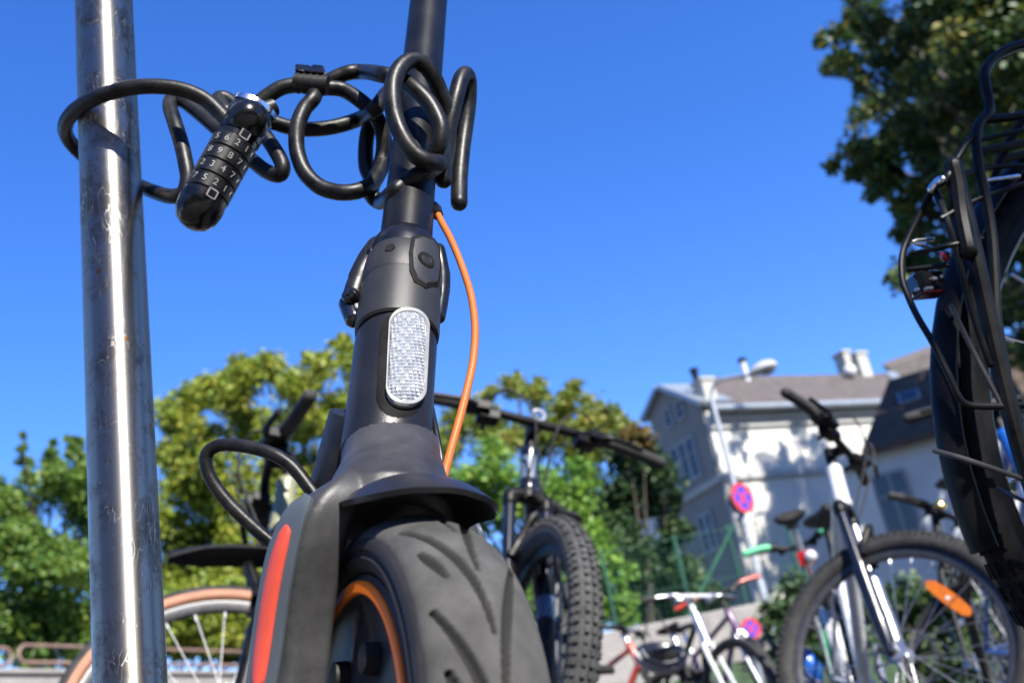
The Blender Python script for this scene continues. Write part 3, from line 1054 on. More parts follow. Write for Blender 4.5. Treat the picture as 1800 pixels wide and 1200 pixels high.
    for (px, py, r, t) in ((1298, 768, .36, 14), (1293, 790, .28, 14), (1308, 800, .2, 14), (1395, 722, .34, 14), (1402, 765, .42, 14), (1378, 795, .28, 14), (1440, 790, .55, 14), (1420, 835, .6, 14), (1480, 830, .6, 14), (1270, 850, .36, 14), (1282, 890, .36, 14), (1276, 940, .42, 14), (1290, 985, .4, 14), (1268, 1010, .45, 14), (1375, 870, .45, 14), (1440, 880, .7, 14), (1390, 920, .55, 14), (1460, 950, .8, 14), (1372, 970, .5, 14), (1400, 1010, .7, 14), (1500, 1000, .9, 14), (1520, 900, .8, 14), (1350, 1020, .4, 14), (1310, 1030, .5, 14), (1530, 840, .5, 14), (1258, 800, .14, 14), (1345, 905, .22, 14)):
        p = onplane(px, py, HC, HN) + SUN * t
        ex.append((p, r))
    for _ in range(44):
        px, py = RNG.uniform(1350, 1600), RNG.uniform(820, 1050)
        ex.append((onplane(px, py, HC, HN) + SUN * (13 + 2 * RNG.random()), .5 + .3 * RNG.random()))
    for _ in range(9):
        px, py = RNG.uniform(1262, 1300), RNG.uniform(840, 1040)
        ex.append((onplane(px, py, HC, HN) + SUN * (13 + 2 * RNG.random()), .28 + .12 * RNG.random()))
    for (px, py, r, t, Y) in ((1560, 760, .9, 9, 29), (1640, 740, 1.0, 9, 28), (1600, 850, 1.1, 9, 29), (1660, 900, 1.2, 9, 27), (1720, 800, 1.2, 9, 26), (1540, 850, .8, 9, 29.5), (1600, 960, 1.1, 9, 28), (1740, 950, 1.3, 9, 26), (1640, 680, .6, 9, 30), (1530, 790, .5, 9, 29.3), (1600, 800, .9, 9, 29), (1570, 800, .6, 9, 29), (1600, 700, .8, 9, 30.6), (1560, 740, .8, 9, 30.6), (1640, 670, .7, 9, 31), (1630, 720, .9, 9, 30), (1540, 790, .7, 9, 30), (1580, 760, .8, 9, 30), (1660, 760, 1.0, 9, 28), (1700, 700, 1.0, 9, 29), (1620, 790, 1.0, 9, 28.5), (1560, 920, 1.0, 9, 29), (1690, 860, 1.2, 9, 27), (1520, 930, .8, 9, 29)):
        ex.append((atY(px, py, Y) + SUN * t, r))
    for (px, py, r) in cl:  # leaf clumps added sunward of the visible boughs to darken them
        if px > 1530 and RNG.random() < .5:
            q = atY(px + RNG.normal() * 20, py + RNG.normal() * 20, 17.5) + SUN * (3.6 + 1.4 * RNG.random())
            if proj(q)[1] < 20 or proj(q)[0] > 1600:
                ex.append((q, .85))
    tree('maple_tree', 'dark maple boughs hanging over the carrier of the black city bike at top right', cl, 17.5, 1.0, (14.5, 19.5), 'leaf_maple', .13, 9, .3, extra=ex)


build_trees()


def build_behind():
    # unseen maple added right behind the viewer, its clumps set to shade the city bike
    ex = []
    for (x, y, z, r) in ((.62, 1.0, .25, .30), (.60, 1.0, .60, .30), (.85, 1.25, .20, .36), (.85, 1.25, .60, .36), (.70, 1.1, .85, .26), (1.15, 1.35, .4, .42), (1.1, 1.3, .85, .36), (1.5, 1.6, .5, .5), (.58, .95, .78, .24)):
        ex.append((V((x, y, z)) + SUN * 5.2, r))
    for (x, y, z, r) in ((4.2, -3.2, 5.2, .9), (5.2, -4.4, 5.8, 1.1), (6.4, -3.2, 6.0, 1.0), (5.8, -5.4, 6.8, 1.2), (7.2, -4.8, 5.4, 1.0)):
        ex.append((V((x, y, z)), r))
    tree('maple_tree', 'unseen green maple added behind the viewer to shade the black city bike', [], 5, .1, (6.0, -4.6), 'leaf_maple', .10, 9, .2, extra=ex)
    # unseen brown building added behind the viewer for the steel pole to mirror
    T = Thing('house', 'unseen long brown building added behind the viewer for the steel pole to mirror', 'house', (0, -15, 0))
    m = MB()
    m.box((0, -19, 4.0), (34, 0, 0), (0, 4, 0), (0, 0, 4.0))
    T.part('wall', m, 'brown_render')
    m = MB()
    m.rings([[(x, -14.6, 7.95), (x, -19, 10.5), (x, -23.4, 7.95), (x, -23.4, 7.75), (x, -19, 10.3), (x, -14.6, 7.75)] for x in (-34.4, 34.4)])
    T.part('roof', m, 'roof')
    for k in range(12):
        for z in (1.9, 5.2):
            x = -31 + k * 5.6
            f = MB()
            for sx in (-1, 0, 1):
                f.box((x + .6 * sx, -14.98, z), (.05, 0, 0), (0, .05, 0), (0, 0, .9))
            for sz in (-1, 1):
                f.box((x, -14.985, z + .9 * sz), (.65, 0, 0), (0, .045, 0), (0, 0, .05))
            fo = T.part('window', f, 'win_frame')
            gl = MB()
            gl.box((x, -15.0, z), (.58, 0, 0), (0, .02, 0), (0, 0, .86))
            T.part('pane', gl, 'win_dark', fo)


build_behind()


# ------------------------------------------------------------------ steel pole
pc = atY(206, 600, 1.0)
pdir = ray(206, 600)
PP = CAMP + pdir * .83                       # depth .83 m
POLE = V((PP.x, PP.y, 0))
POLE_R = 0.0241
m = MB()
R = []
zs = np.linspace(-.02, 1.5, 60)
m.tube([POLE + Zv * z for z in zs], POLE_R, 72)
single('steel_pole', m, 'steel', 'scratched shiny steel pole standing at the left of the scooter', 'pole', POLE)


# ------------------------------------------------------------------ scooter
SA, SLEAN = .50, .17
Sd = V((math.sin(SA), -math.cos(SA), 0))
Sl0 = V((math.cos(SA), math.sin(SA), 0))
Sl = Sl0 * math.cos(SLEAN) - Zv * math.sin(SLEAN)
Su = Zv * math.cos(SLEAN) + Sl0 * math.sin(SLEAN)
AX = V((-.09, .515, .127))                   # front axle
SB, ST = atY(683, 745, .585), atY(748, 60, .72)
St = (ST - SB).normalized()
Sside = (Sl - St * Sl.dot(St)).normalized()
Sf = Sside.cross(St)
if Sf.dot(Sd) < 0:
    Sf = -Sf


def s_at(y):
    lo, hi = -.2, .8
    for _ in range(40):
        mid = (lo + hi) / 2
        if proj(SB + St * mid)[1] > y:
            lo = mid
        else:
            hi = mid
    return (lo + hi) / 2


def s_f(y, r=.027):
    q0 = SB + St * s_at(y)
    n = (CAMP - q0).normalized()
    n = (n - St * n.dot(St)).normalized()
    lo, hi = -.2, .8
    for _ in range(40):
        mid = (lo + hi) / 2
        if proj(SB + St * mid + n * r)[1] > y:
            lo = mid
        else:
            hi = mid
    return (lo + hi) / 2


def ringat(s, r, n=48, sq=1.0):
    c = SB + St * s
    return [c + (Sf * math.cos(2 * math.pi * k / n) + Sside * math.sin(2 * math.pi * k / n)) * r for k in range(n)]


def rad(y, hw):
    return hw * depth(SB + St * s_at(y)) / FPX


def surf(px, py, r):
    """point on the cylinder of radius r about the steering axis that is seen at this pixel, and its normal"""
    d = ray(px, py)
    o = CAMP - SB
    dd, oo = d - St * d.dot(St), o - St * o.dot(St)
    a, b, c = dd.dot(dd), 2 * dd.dot(oo), oo.dot(oo) - r * r
    q = b * b - 4 * a * c
    t = (-b - math.sqrt(max(q, 0))) / (2 * a)
    p = CAMP + d * t
    n = p - SB
    n = (n - St * n.dot(St)).normalized()
    return p, n


def lathe_axis(prof):
    m = MB()
    m.rings([ringat(s, r) for s, r in prof])
    return m


def pill(cx, cy, hw, hl, tilt, n=40, pw=2.0):
    out = []
    for k in range(n):
        a = 2 * math.pi * k / n
        x, y = math.cos(a), math.sin(a)
        if abs(hl) > hw:
            X = hw * math.copysign(abs(x) ** .9, x)
            Y = y * hw + math.copysign(hl - hw, y) if abs(y) > 1e-6 else 0
        else:
            X, Y = hw * x, hl * y
        out.append((cx + X * math.cos(tilt) - Y * math.sin(tilt), cy + X * math.sin(tilt) + Y * math.cos(tilt)))
    return out


def patch(outline, r, h, steps=(1.0, .93, .8, .6, .35, .12), inner=None, hedge=None):
    """raised pad on the head tube's surface; inner: ring-shaped when given"""
    cx = sum(p[0] for p in outline) / len(outline)
    cy = sum(p[1] for p in outline) / len(outline)
    m = MB()
    R = []
    seq = [(1.0, -.002)] + [(k, (h * .6 if i == 0 else h) if hedge is None else hedge[min(i, len(hedge) - 1)]) for i, k in enumerate(steps)]
    if inner:
        seq = [(1.0, -.002), (1.0, h * .7), (.97, h), (inner + .03, h), (inner, h * .7), (inner, -.002)]
    for k, hh in seq:
        ring = []
        for (x, y) in outline:
            p, n = surf(cx + (x - cx) * k, cy + (y - cy) * k, r)
            ring.append(p + n * hh)
        R.append(ring)
    m.rings(R, cap=not inner)
    return m


S = Thing('electric_scooter', 'black electric scooter with orange rim ring and white front reflector', 'scooter', (AX.x, AX.y, 0))


def build_scooter_column():
    # stem tube
    prof = [(s_f(372), rad(372, 45)), (s_f(200), rad(200, 38.5)), (s_f(60), rad(60, 34)), (s_f(0) + .02, rad(0, 32.5)), (.78, rad(0, 32.5))]
    S.part('stem', lathe_axis(prof), 'stem')
    hb = MB()
    top = SB + St * .77
    hb.tube(smooth_path([top - Sside * .24 - Sf * .03, top - Sside * .12, top, top + Sside * .12, top + Sside * .24 - Sf * .03], 6), .0135, 14)
    bar = S.part('handlebar', hb, 'matte_black')
    for sg in (-1, 1):
        q = MB()
        q.tube([top + Sside * (.14 * sg) - Sf * .004, top + Sside * (.25 * sg) - Sf * .034], .0165, 16, round_end=True)
        S.part('grip', q, 'rubber', bar)
    # dark collar under the stem
    m = lathe_axis([(s_f(414), rad(405, 59)), (s_f(400), rad(405, 60)), (s_f(386), rad(392, 57)), (s_f(379), rad(385, 51)), (s_f(374), rad(375, 46.5))])
    p, n = surf(655, 407, rad(405, 60))
    p = SB + St * s_f(408) - Sside * rad(405, 61) * .96
    m.ball(p, .0032, 10, 6)
    S.part('collar', m, 'navy')
    # folding clamp: upper band over a lower sleeve
    m = lathe_axis([(s_f(460), rad(470, 69)), (s_f(456), rad(466, 70.2)), (s_f(432), rad(430, 67.5)), (s_f(416), rad(410, 64.2)), (s_f(410), rad(406, 61.5)), (s_f(408.5), rad(405, 50))])
    # hinge ear on the left and the matching ear on the right
    r = rad(500, 71)
    c = SB + St * s_f(500)
    nE = (CAMP - c).normalized()
    nE = (nE - St * nE.dot(St)).normalized()
    sE = St.cross(nE)
    if proj(c + sE)[0] < proj(c)[0]:
        sE = -sE
    ears = MB()
    pts = [onplane(x, y, c - nE * k, nE) for x, y, k in ((664, 436, -.002), (646, 462, .002), (630, 496, .005), (622, 524, .006), (626, 548, .006))]
    ears.tube(smooth_path(pts, 5), [.0080] * 5 + [.0078] * 5 + [.0072] * 5 + [.0062] * 6, 18, round_end=True)
    ear_r = MB()
    pts = [onplane(x, y, c - nE * k, nE) for x, y, k in ((770, 440, .004), (777, 480, .006), (776, 520, .006), (770, 556, .006))]
    ear_r.tube(smooth_path(pts, 5), [.0050] * 5 + [.0054] * 5 + [.0050] * 6, 16, round_end=True)
    cl = S.part('folding_clamp', m, 'grey_alloy')
    S.part('hinge_ear', ears, 'head', cl)
    S.part('hinge_ear', ear_r, 'navy', cl)
    m = lathe_axis([(s_f(541), rad(560, 69)), (s_f(538), rad(556, 72.6)), (s_f(530), rad(548, 73.5)), (s_f(458), rad(476, 68.8)), (s_f(456), rad(476, 60))])
    S.part('clamp_sleeve', m, 'grey_alloy', cl)
    # latch plate
    out = [(727, 422), (742, 418), (760, 424), (768, 436), (770, 470), (766, 498), (748, 502), (731, 492), (724, 474), (723, 445)]
    m = patch(out, rad(460, 69.5), .0022)
    S.part('latch_plate', m, 'grey_alloy', cl)
    out2 = [(x + (x - 747) * .19, y + (y - 460) * .12) for x, y in out]
    m = patch(out2, rad(460, 69.5), .0011)
    S.part('latch_gap', m, 'tyre_black', cl)
    p, n = surf(746, 460, rad(460, 69.5))
    m = MB()
    m.tube([p + n * .001, p + n * .0026, p + n * .0030, p + n * .0022, p + n * .0020], [.0060, .0060, .0050, .0036, .0001], 24)
    b = S.part('bolt', m, 'tyre_black', cl)
    m = MB()
    m.tube([p + n * .0019, p + n * .0029, p + n * .0029, p + n * .0016], [.0040, .0040, .0028, .0022], 6)
    S.part('hex_socket', m, 'grey_alloy', b)
    p, n = surf(686, 436, rad(436, 67.5))
    m = MB()
    m.tube([p - n * .001, p + n * .0007, p + n * .0007], [.0034, .0032, .0001], 18)
    S.part('pin_hole', m, 'tyre_black', cl)
    # hinge bolt
    c2 = onplane(616, 520, c + nE * .001, nE)
    ax = (nE - sE * .8).normalized()
    m = MB()
    m.bolt(c2 - ax * .003, ax, .0056, .0062, 20)
    m.bolt(c2 + ax * .003, ax, .0030, .0014, 8)
    m.tube([onplane(612, 535, c - nE * .006, nE), onplane(622, 560, c - nE * .006, nE)], .0062, 14, round_end=True)
    S.part('bolt', m, 'gloss_black', cl)
    # head tube with a shadow gap at both ends
    m = lathe_axis([(s_f(752), rad(745, 73)), (s_f(748), rad(745, 77.5)), (s_f(741), rad(740, 78)), (s_f(700), rad(700, 76)), (s_f(640), rad(640, 73)), (s_f(556), rad(583, 71.5)), (s_f(549), rad(576, 70)), (s_f(547), rad(570, 66)), (s_f(530), rad(560, 66))])
    ht = S.part('head_tube', m, 'head')
    m = patch(pill(705, 642, 41, 95, .055), rad(640, 73), .0006, steps=(1, .95, .7, .4, .1))
    S.part('recess_shade', m, 'tyre_black', ht)  # raised pad; the recess's darkness is put into its black
    rp = pill(713, 632, 29, 84, .055)
    m = patch(rp, rad(640, 73), .0042, steps=(.97, .9, .7, .4, .1), hedge=(.0028, .0038, .0042, .0043, .0043))
    fr = S.part('front_reflector', m, 'reflector')
    m = patch(pill(713, 632, 32, 87, .055), rad(640, 73), .0042, inner=.88)
    S.part('reflector_rim', m, 'reflector_rim', fr)


build_scooter_column()


def WP(f, w, u):
    """point in the front wheel's frame: forward, lateral (image right), up from the axle"""
    return AX + Sd * f + Sl * w + Su * u


def build_scooter_fork():
    # crown: round at the head tube, flaring into both legs
    def sect(c, fw, lw, ax_f, ax_l, n=40, pw=2.6):
        out = []
        for k in range(n):
            a = 2 * math.pi * k / n
            x, y = math.cos(a), math.sin(a)
            out.append(c + ax_f * math.copysign(abs(x) ** (2 / pw), x) * fw + ax_l * math.copysign(abs(y) ** (2 / pw), y) * lw)
        return out
    r = rad(745, 75)
    m = MB()
    R = [sect(SB + St * s_f(747), r * .985, r * .985, Sf, Sside, pw=2), sect(SB + St * s_f(775), r * 1.0, r * 1.0, Sf, Sside, pw=2.05)]
    for f, u, fw, lw, wc in ((-.045, .188, .0265, .0258, .0080), (-.036, .173, .028, .0266, .0055), (-.025, .158, .031, .0300, .001), (-.016, .145, .033, .0335, -.002), (-.013, .136, .032, .034, -.003), (-.012, .131, .027, .029, -.003)):
        R.append(sect(WP(f, wc, u), fw, lw, (Sf + Sd).normalized(), Sl, pw=2.15))
    m.rings(R)
    FK = m
    # legs: (f, u, w) of the front outer corner; section has a front face, a bevelled outer face that carries the cover, and a back
    prof = [(-.018, .170, -.014), (-.004, .160, -.022), (.007, .149, -.032), (.013, .138, -.0415), (.0135, .126, -.0475), (.010, .112, -.0500), (.004, .095, -.051), (-.003, .070, -.051), (-.006, .045, -.051), (-.004, .02, -.051), (.004, 0, -.051), (.004, -.02, -.050), (-.006, -.034, -.048)]
    pp = smooth_path([V(q) for q in prof], 5)
    SEC = [(-.0005, .0185), (.0, .011), (.0, .003), (-.0012, -.0006), (-.004, -.0026), (-.009, -.0060), (-.014, -.0094), (-.017, -.0112), (-.020, -.0118), (-.034, -.0112), (-.039, -.009), (-.042, -.003), (-.042, .012), (-.039, .018), (-.032, .0205), (-.01, .0210), (-.0025, .0205)]
    covers = []
    CN = .62                                    # how far the bevelled face turns to the front
    for sg in (1, -1):
        R = []
        for q in pp:
            # the bevel fades out into the crown
            k = min(1, max(0, (.148 - q.y) / .03))
            ring = []
            for f, w in SEC:
                if w < 0:
                    w *= .25 + .75 * k
                ring.append(WP(q.x + f - (.014 if sg < 0 else 0), (q.z + w) * sg * (1 if sg > 0 else .90), q.y))
            R.append(ring)
        FK.rings(R)

        def at_u(u):
            for a, b in zip(pp[:-1], pp[1:]):
                if (a.y - u) * (b.y - u) <= 0 and a.y != b.y:
                    return a.lerp(b, (a.y - u) / (a.y - b.y))
            return pp[-1]

        def bevel(u, t, off):
            """t: 0 at the front corner .. 1 at the rear end of the bevelled face"""
            q = at_u(u)
            f = -.0030 - .0145 * t
            w = -.0020 - .0096 * t
            return WP(q.x + f + off * .6 - (.014 if sg < 0 else 0), (q.z + w - off * .8) * sg * (1 if sg > 0 else .90), u)

        def strip(u0, u1, c_, half, h, n=26, pwr=3.2):
            R = []
            for i in range(n + 1):
                tt = -1 + 2 * i / n
                u = (u0 + u1) / 2 + (u1 - u0) / 2 * tt
                sh = max(.04, (1 - abs(tt) ** pwr)) ** (1 / pwr) if abs(tt) < 1 else .04
                w_ = half * sh
                cc = c_ + .10 * tt * (1 if tt < 0 else .6)
                R.append([bevel(u, cc - w_, -.001), bevel(u, cc - w_, h * .8), bevel(u, cc - w_ * .86, h), bevel(u, cc, h * 1.1), bevel(u, cc + w_ * .86, h), bevel(u, cc + w_, h * .8), bevel(u, cc + w_, -.001)])
            mm = MB()
            mm.rings(R)
            return mm
        covers.append((strip(.136, .036, .55, .58, .0016), strip(.120, .047, .60, .28, .0034)))
    fk = S.part('fork', FK, 'fork_grey')
    import bmesh
    bm = bmesh.new()
    bm.from_mesh(fk.data)
    bmesh.ops.recalc_face_normals(bm, faces=bm.faces)
    bm.to_mesh(fk.data)
    bm.free()
    rm = fk.modifiers.new('blend', 'REMESH')
    rm.mode = 'VOXEL'
    rm.voxel_size = .0011
    rm.use_smooth_shade = True
    sm = fk.modifiers.new('soften', 'SMOOTH')
    sm.factor = .5
    sm.iterations = 9
    for a, b in covers:
        cv = S.part('side_cover', a, 'cover', fk, sharp=50)
        S.part('side_reflector', b, 'red_reflector', cv, sharp=50)
    # fender: curved visor over the tyre, its rounded tip pointing forward
    m = MB()
    Rr = []
    N = 40
    for i in range(N + 1):
        t = i / N
        deg = -45 + 76 * t                      # 0 = straight up, positive = forward
        th = R_(deg)
        rr = .1475 - .0045 * max(0, (deg - 4) / 27) ** 1.6
        hw = .0275 + .0085 * min(1, max(0, (deg + 14) / 14))
        if deg > 9:
            hw *= max(.05, 1 - ((deg - 9) / 22.3) ** 2.5) ** .5
        dr = .0165
        ring, ring2 = [], []
        for k in range(25):
            q = -1 + 2 * k / 24
            er = rr - dr * (abs(q) * hw / .036) ** 2.2
            ring.append(WP(math.sin(th) * er, hw * q, math.cos(th) * er))
            er -= .0026
            ring2.append(WP(math.sin(th) * er, hw * q * .965, math.cos(th) * er))
        Rr.append(ring + ring2[::-1])
    m.rings(Rr)
    S.part('fender', m, 'head', sharp=60)
    # neck running back to the deck, deck and rear wheel behind
    m = MB()
    p = [SB - Sf * .018 + St * s_at(705), SB - Sf * .05 + St * s_at(790) * .9, WP(-.155, 0, .10), WP(-.20, 0, .03), WP(-.30, 0, -.005)]
    pts = smooth_path(p, 5)
    R = []
    for i, q in enumerate(pts):
        tq = (pts[min(i + 1, len(pts) - 1)] - pts[max(i - 1, 0)]).normalized()
        nn = Sl.cross(tq).normalized()
        R.append(sect(q, .024, .030, nn, Sl, n=28, pw=3))
    m.rings(R)
    S.part('neck', m, 'matte_black')
    m = MB()
    dk = WP(-.62, 0, -.015)
    m.box(dk, Sd * .34, Sl * .085, Su * .03, .012)
    S.part('deck', m, 'matte_black')
    rw = WP(-1.06, 0, 0)
    m = MB()
    rings = []
    for k in range(48):
        a = 2 * math.pi * k / 48
        e = Sd * math.cos(a) + Su * math.sin(a)
        rings.append([rw + e * (.097 + .03 * math.sin(b) ** .5 if False else .102 + .025 * math.sin(b)) + Sl * .025 * math.cos(b) for b in np.linspace(0, 2 * math.pi, 14, endpoint=False)])
    m.rings(rings, loop=True)
    wh = S.part('wheel', m, 'sidewall', label='rear wheel behind the deck')
    m = MB()
    m.tube([rw - Sl * .022, rw + Sl * .022], .085, 32)
    S.part('hub', m, 'hub', wh)


build_scooter_fork()


def build_scooter_wheel():
    hw, Rt, rs = .0255, .127, .1135
    NW = 110
    strokes = []
    per = R_(30)
    for k in range(-3, 8):
        for sg in (-1, 1):
            th0 = k * per + (per * .5 if sg > 0 else 0)
            long_ = [(th0 + R_(36) * q, sg * hw * (.82 - .80 * math.sin(q * math.pi / 2))) for q in np.linspace(0, 1, 18)]
            short = [(th0 + R_(13) + R_(9) * q, sg * hw * (.74 - .22 * q)) for q in np.linspace(0, 1, 7)]
            strokes += [np.array(long_)] + ([np.array(short)] if sg < 0 else [])
    th = np.concatenate([np.radians(np.linspace(-45, 95, 900, endpoint=False)), np.radians(np.linspace(95, 315, 260, endpoint=False))])
    NT = len(th)
    b = np.linspace(-1, 1, NW)
    wv = hw * np.sin(b * math.pi / 2)
    rv = Rt - (Rt - rs) * (1 - np.cos(b * math.pi / 2)) ** .8
    TH, WV = np.meshgrid(th, wv, indexing='ij')
    A, Wl = TH[:900], WV[:900]
    D = np.full(A.shape, 9.0)
    for st in strokes:
        ns = len(st) - 1
        for i in range(ns):
            p, q = st[i], st[i + 1]
            dx, dy = (q[0] - p[0]) * Rt, q[1] - p[1]
            X, Y = (A - p[0]) * Rt, Wl - p[1]
            tt = np.clip((X * dx + Y * dy) / (dx * dx + dy * dy), 0, 1)
            f = (i + .5) / ns
            wid = .00170 * (.45 + .75 * math.sin(math.pi * min(1, f * .9 + .08)))
            D = np.minimum(D, np.hypot(X - tt * dx, Y - tt * dy) / wid)
    G = np.zeros_like(TH)
    G[:900] = np.clip((1.25 - D) / .5, 0, 1)
    RR = rv[None, :] - G * .0034
    co, si = np.cos(TH), np.sin(TH)
    X = np.stack([AX[i] + Sd[i] * si * RR + Su[i] * co * RR + Sl[i] * WV for i in range(3)], -1).reshape(-1, 3) - np.array(S.base)
    ii, jj = np.meshgrid(np.arange(NT), np.arange(NW - 1), indexing='ij')
    a = (ii * NW + jj).ravel()
    c = (((ii + 1) % NT) * NW + jj).ravel()
    quads = np.stack([a, a + 1, c + 1, c], 1)
    me = bpy.data.meshes.new('front_tyre')
    me.vertices.add(NT * NW)
    me.vertices.foreach_set('co', X.ravel().astype(np.float32))
    me.loops.add(len(quads) * 4)
    me.loops.foreach_set('vertex_index', quads.ravel().astype(np.int32))
    me.polygons.add(len(quads))
    me.polygons.foreach_set('loop_start', (np.arange(len(quads)) * 4).astype(np.int32))
    me.polygons.foreach_set('loop_total', np.full(len(quads), 4, np.int32))
    me.materials.append(M['tread'])
    ga = me.attributes.new('groove', 'FLOAT', 'POINT')
    ga.data.foreach_set('value', G.ravel().astype(np.float32))
    me.polygons.foreach_set('use_smooth', np.ones(len(quads), bool))
    me.update()
    me.validate()
    tread = bpy.data.objects.new('front_tyre', me)
    COL.objects.link(tread)
    tread.parent = S.o
    # side walls
    for sg in (-1, 1):
        m = MB()
        R = []
        for k in range(96):
            a = 2 * math.pi * k / 96
            e = Sd * math.sin(a) + Su * math.cos(a)
            R.append([AX + e * r + Sl * (w * sg) for r, w in ((.1142, .0249), (.1128, .0268), (.1105, .0276), (.1085, .0278), (.1080, .0268), (.1065, .0266), (.1045, .0280), (.1010, .0268), (.0985, .0245), (.0975, .02))])
        m.rings(R, closed=False, loop=True)
        S.part('sidewall', m, 'sidewall', tread)
        m = MB()
        R = []
        for k in range(96):
            a = 2 * math.pi * k / 96
            e = Sd * math.sin(a) + Su * math.cos(a)
            R.append([AX + e * r + Sl * (w * sg) for r, w in ((.0985, .019), (.0975, .0245), (.0955, .0255), (.0935, .0250))])
        m.rings(R, closed=False, loop=True)
        rim = S.part('rim', m, 'hub')
        m = MB()
        R = []
        for k in range(96):
            a = 2 * math.pi * k / 96
            e = Sd * math.sin(a) + Su * math.cos(a)
            R.append([AX + e * r + Sl * (w * sg) for r, w in ((.0946, .0245), (.0946, .0262), (.0939, .0268), (.0894, .0268), (.0887, .0262), (.0887, .0235))])
        m.rings(R, closed=False, loop=True)
        S.part('orange_ring', m, 'orange', rim)
        m = MB()
        R = []
        for k in range(96):
            a = 2 * math.pi * k / 96
            e = Sd * math.sin(a) + Su * math.cos(a)
            wob = .0030 * max(0, math.cos(a * 8)) ** 3
            R.append([AX + e * r + Sl * (w * sg) for r, w in ((.0888, .0245), (.0884, .0222), (.0850, .0205), (.072, .018 + wob), (.052, .018 + wob * 1.5), (.040, .0225), (.030, .026), (.012, .027), (.0005, .027))])
        m.rings(R, closed=False, loop=True)
        hub = S.part('motor_hub', m, 'hub', rim)
        for k in range(8):
            m = MB()
            a = 2 * math.pi * (k + .5) / 8
            e = Sd * math.sin(a) + Su * math.cos(a)
            c = AX + e * .062 + Sl * (.0185 * sg)
            m.tube([c, c + Sl * sg * .006, c + Sl * sg * .006], [.0075, .0066, .0001], 18)
            S.part('hub_bolt', m, 'sidewall', rim)


build_scooter_wheel()


def build_scooter_cables():
    pts = [(768, 372, .652), (776, 390, .648), (793, 422, .640), (812, 468, .632), (828, 520, .622), (835, 575, .612), (832, 630, .602), (822, 680, .594), (808, 735, .585), (794, 785, .578), (782, 830, .570), (774, 868, .565)]
    m = MB()
    m.tube(smooth_path([atY(x, y, Y) for x, y, Y in pts], 8), .0024, 14)
    S.part('brake_hose', m, 'orange_hose')
    m = MB()
    m.tube(smooth_path([atY(*q) for q in ((752, 690, .60), (762, 735, .592), (772, 790, .585), (777, 840, .58))], 6), .0019, 10)
    S.part('brake_hose', m, 'gloss_black', label='thin black hose beside the orange one')
    m = MB()
    m.tube(smooth_path([atY(*q) for q in ((758, 360, .665), (766, 368, .655), (769, 378, .651))], 4), .0042, 10)
    S.part('hose_sleeve', m, 'gloss_black')
    # black cable loop at the left
    pts = [(560, 880, .60), (540, 852, .60), (516, 822, .60), (485, 800, .60), (450, 788, .602), (412, 782, .606), (380, 784, .61), (363, 800, .612), (365, 828, .614), (380, 856, .616), (405, 887, .618), (435, 916, .62), (462, 940, .622), (490, 962, .624)]
    m = MB()
    m.tube(smooth_path([atY(*q) for q in pts], 8), .0040, 16)
    S.part('cable_loop', m, 'cable')


build_scooter_cables()


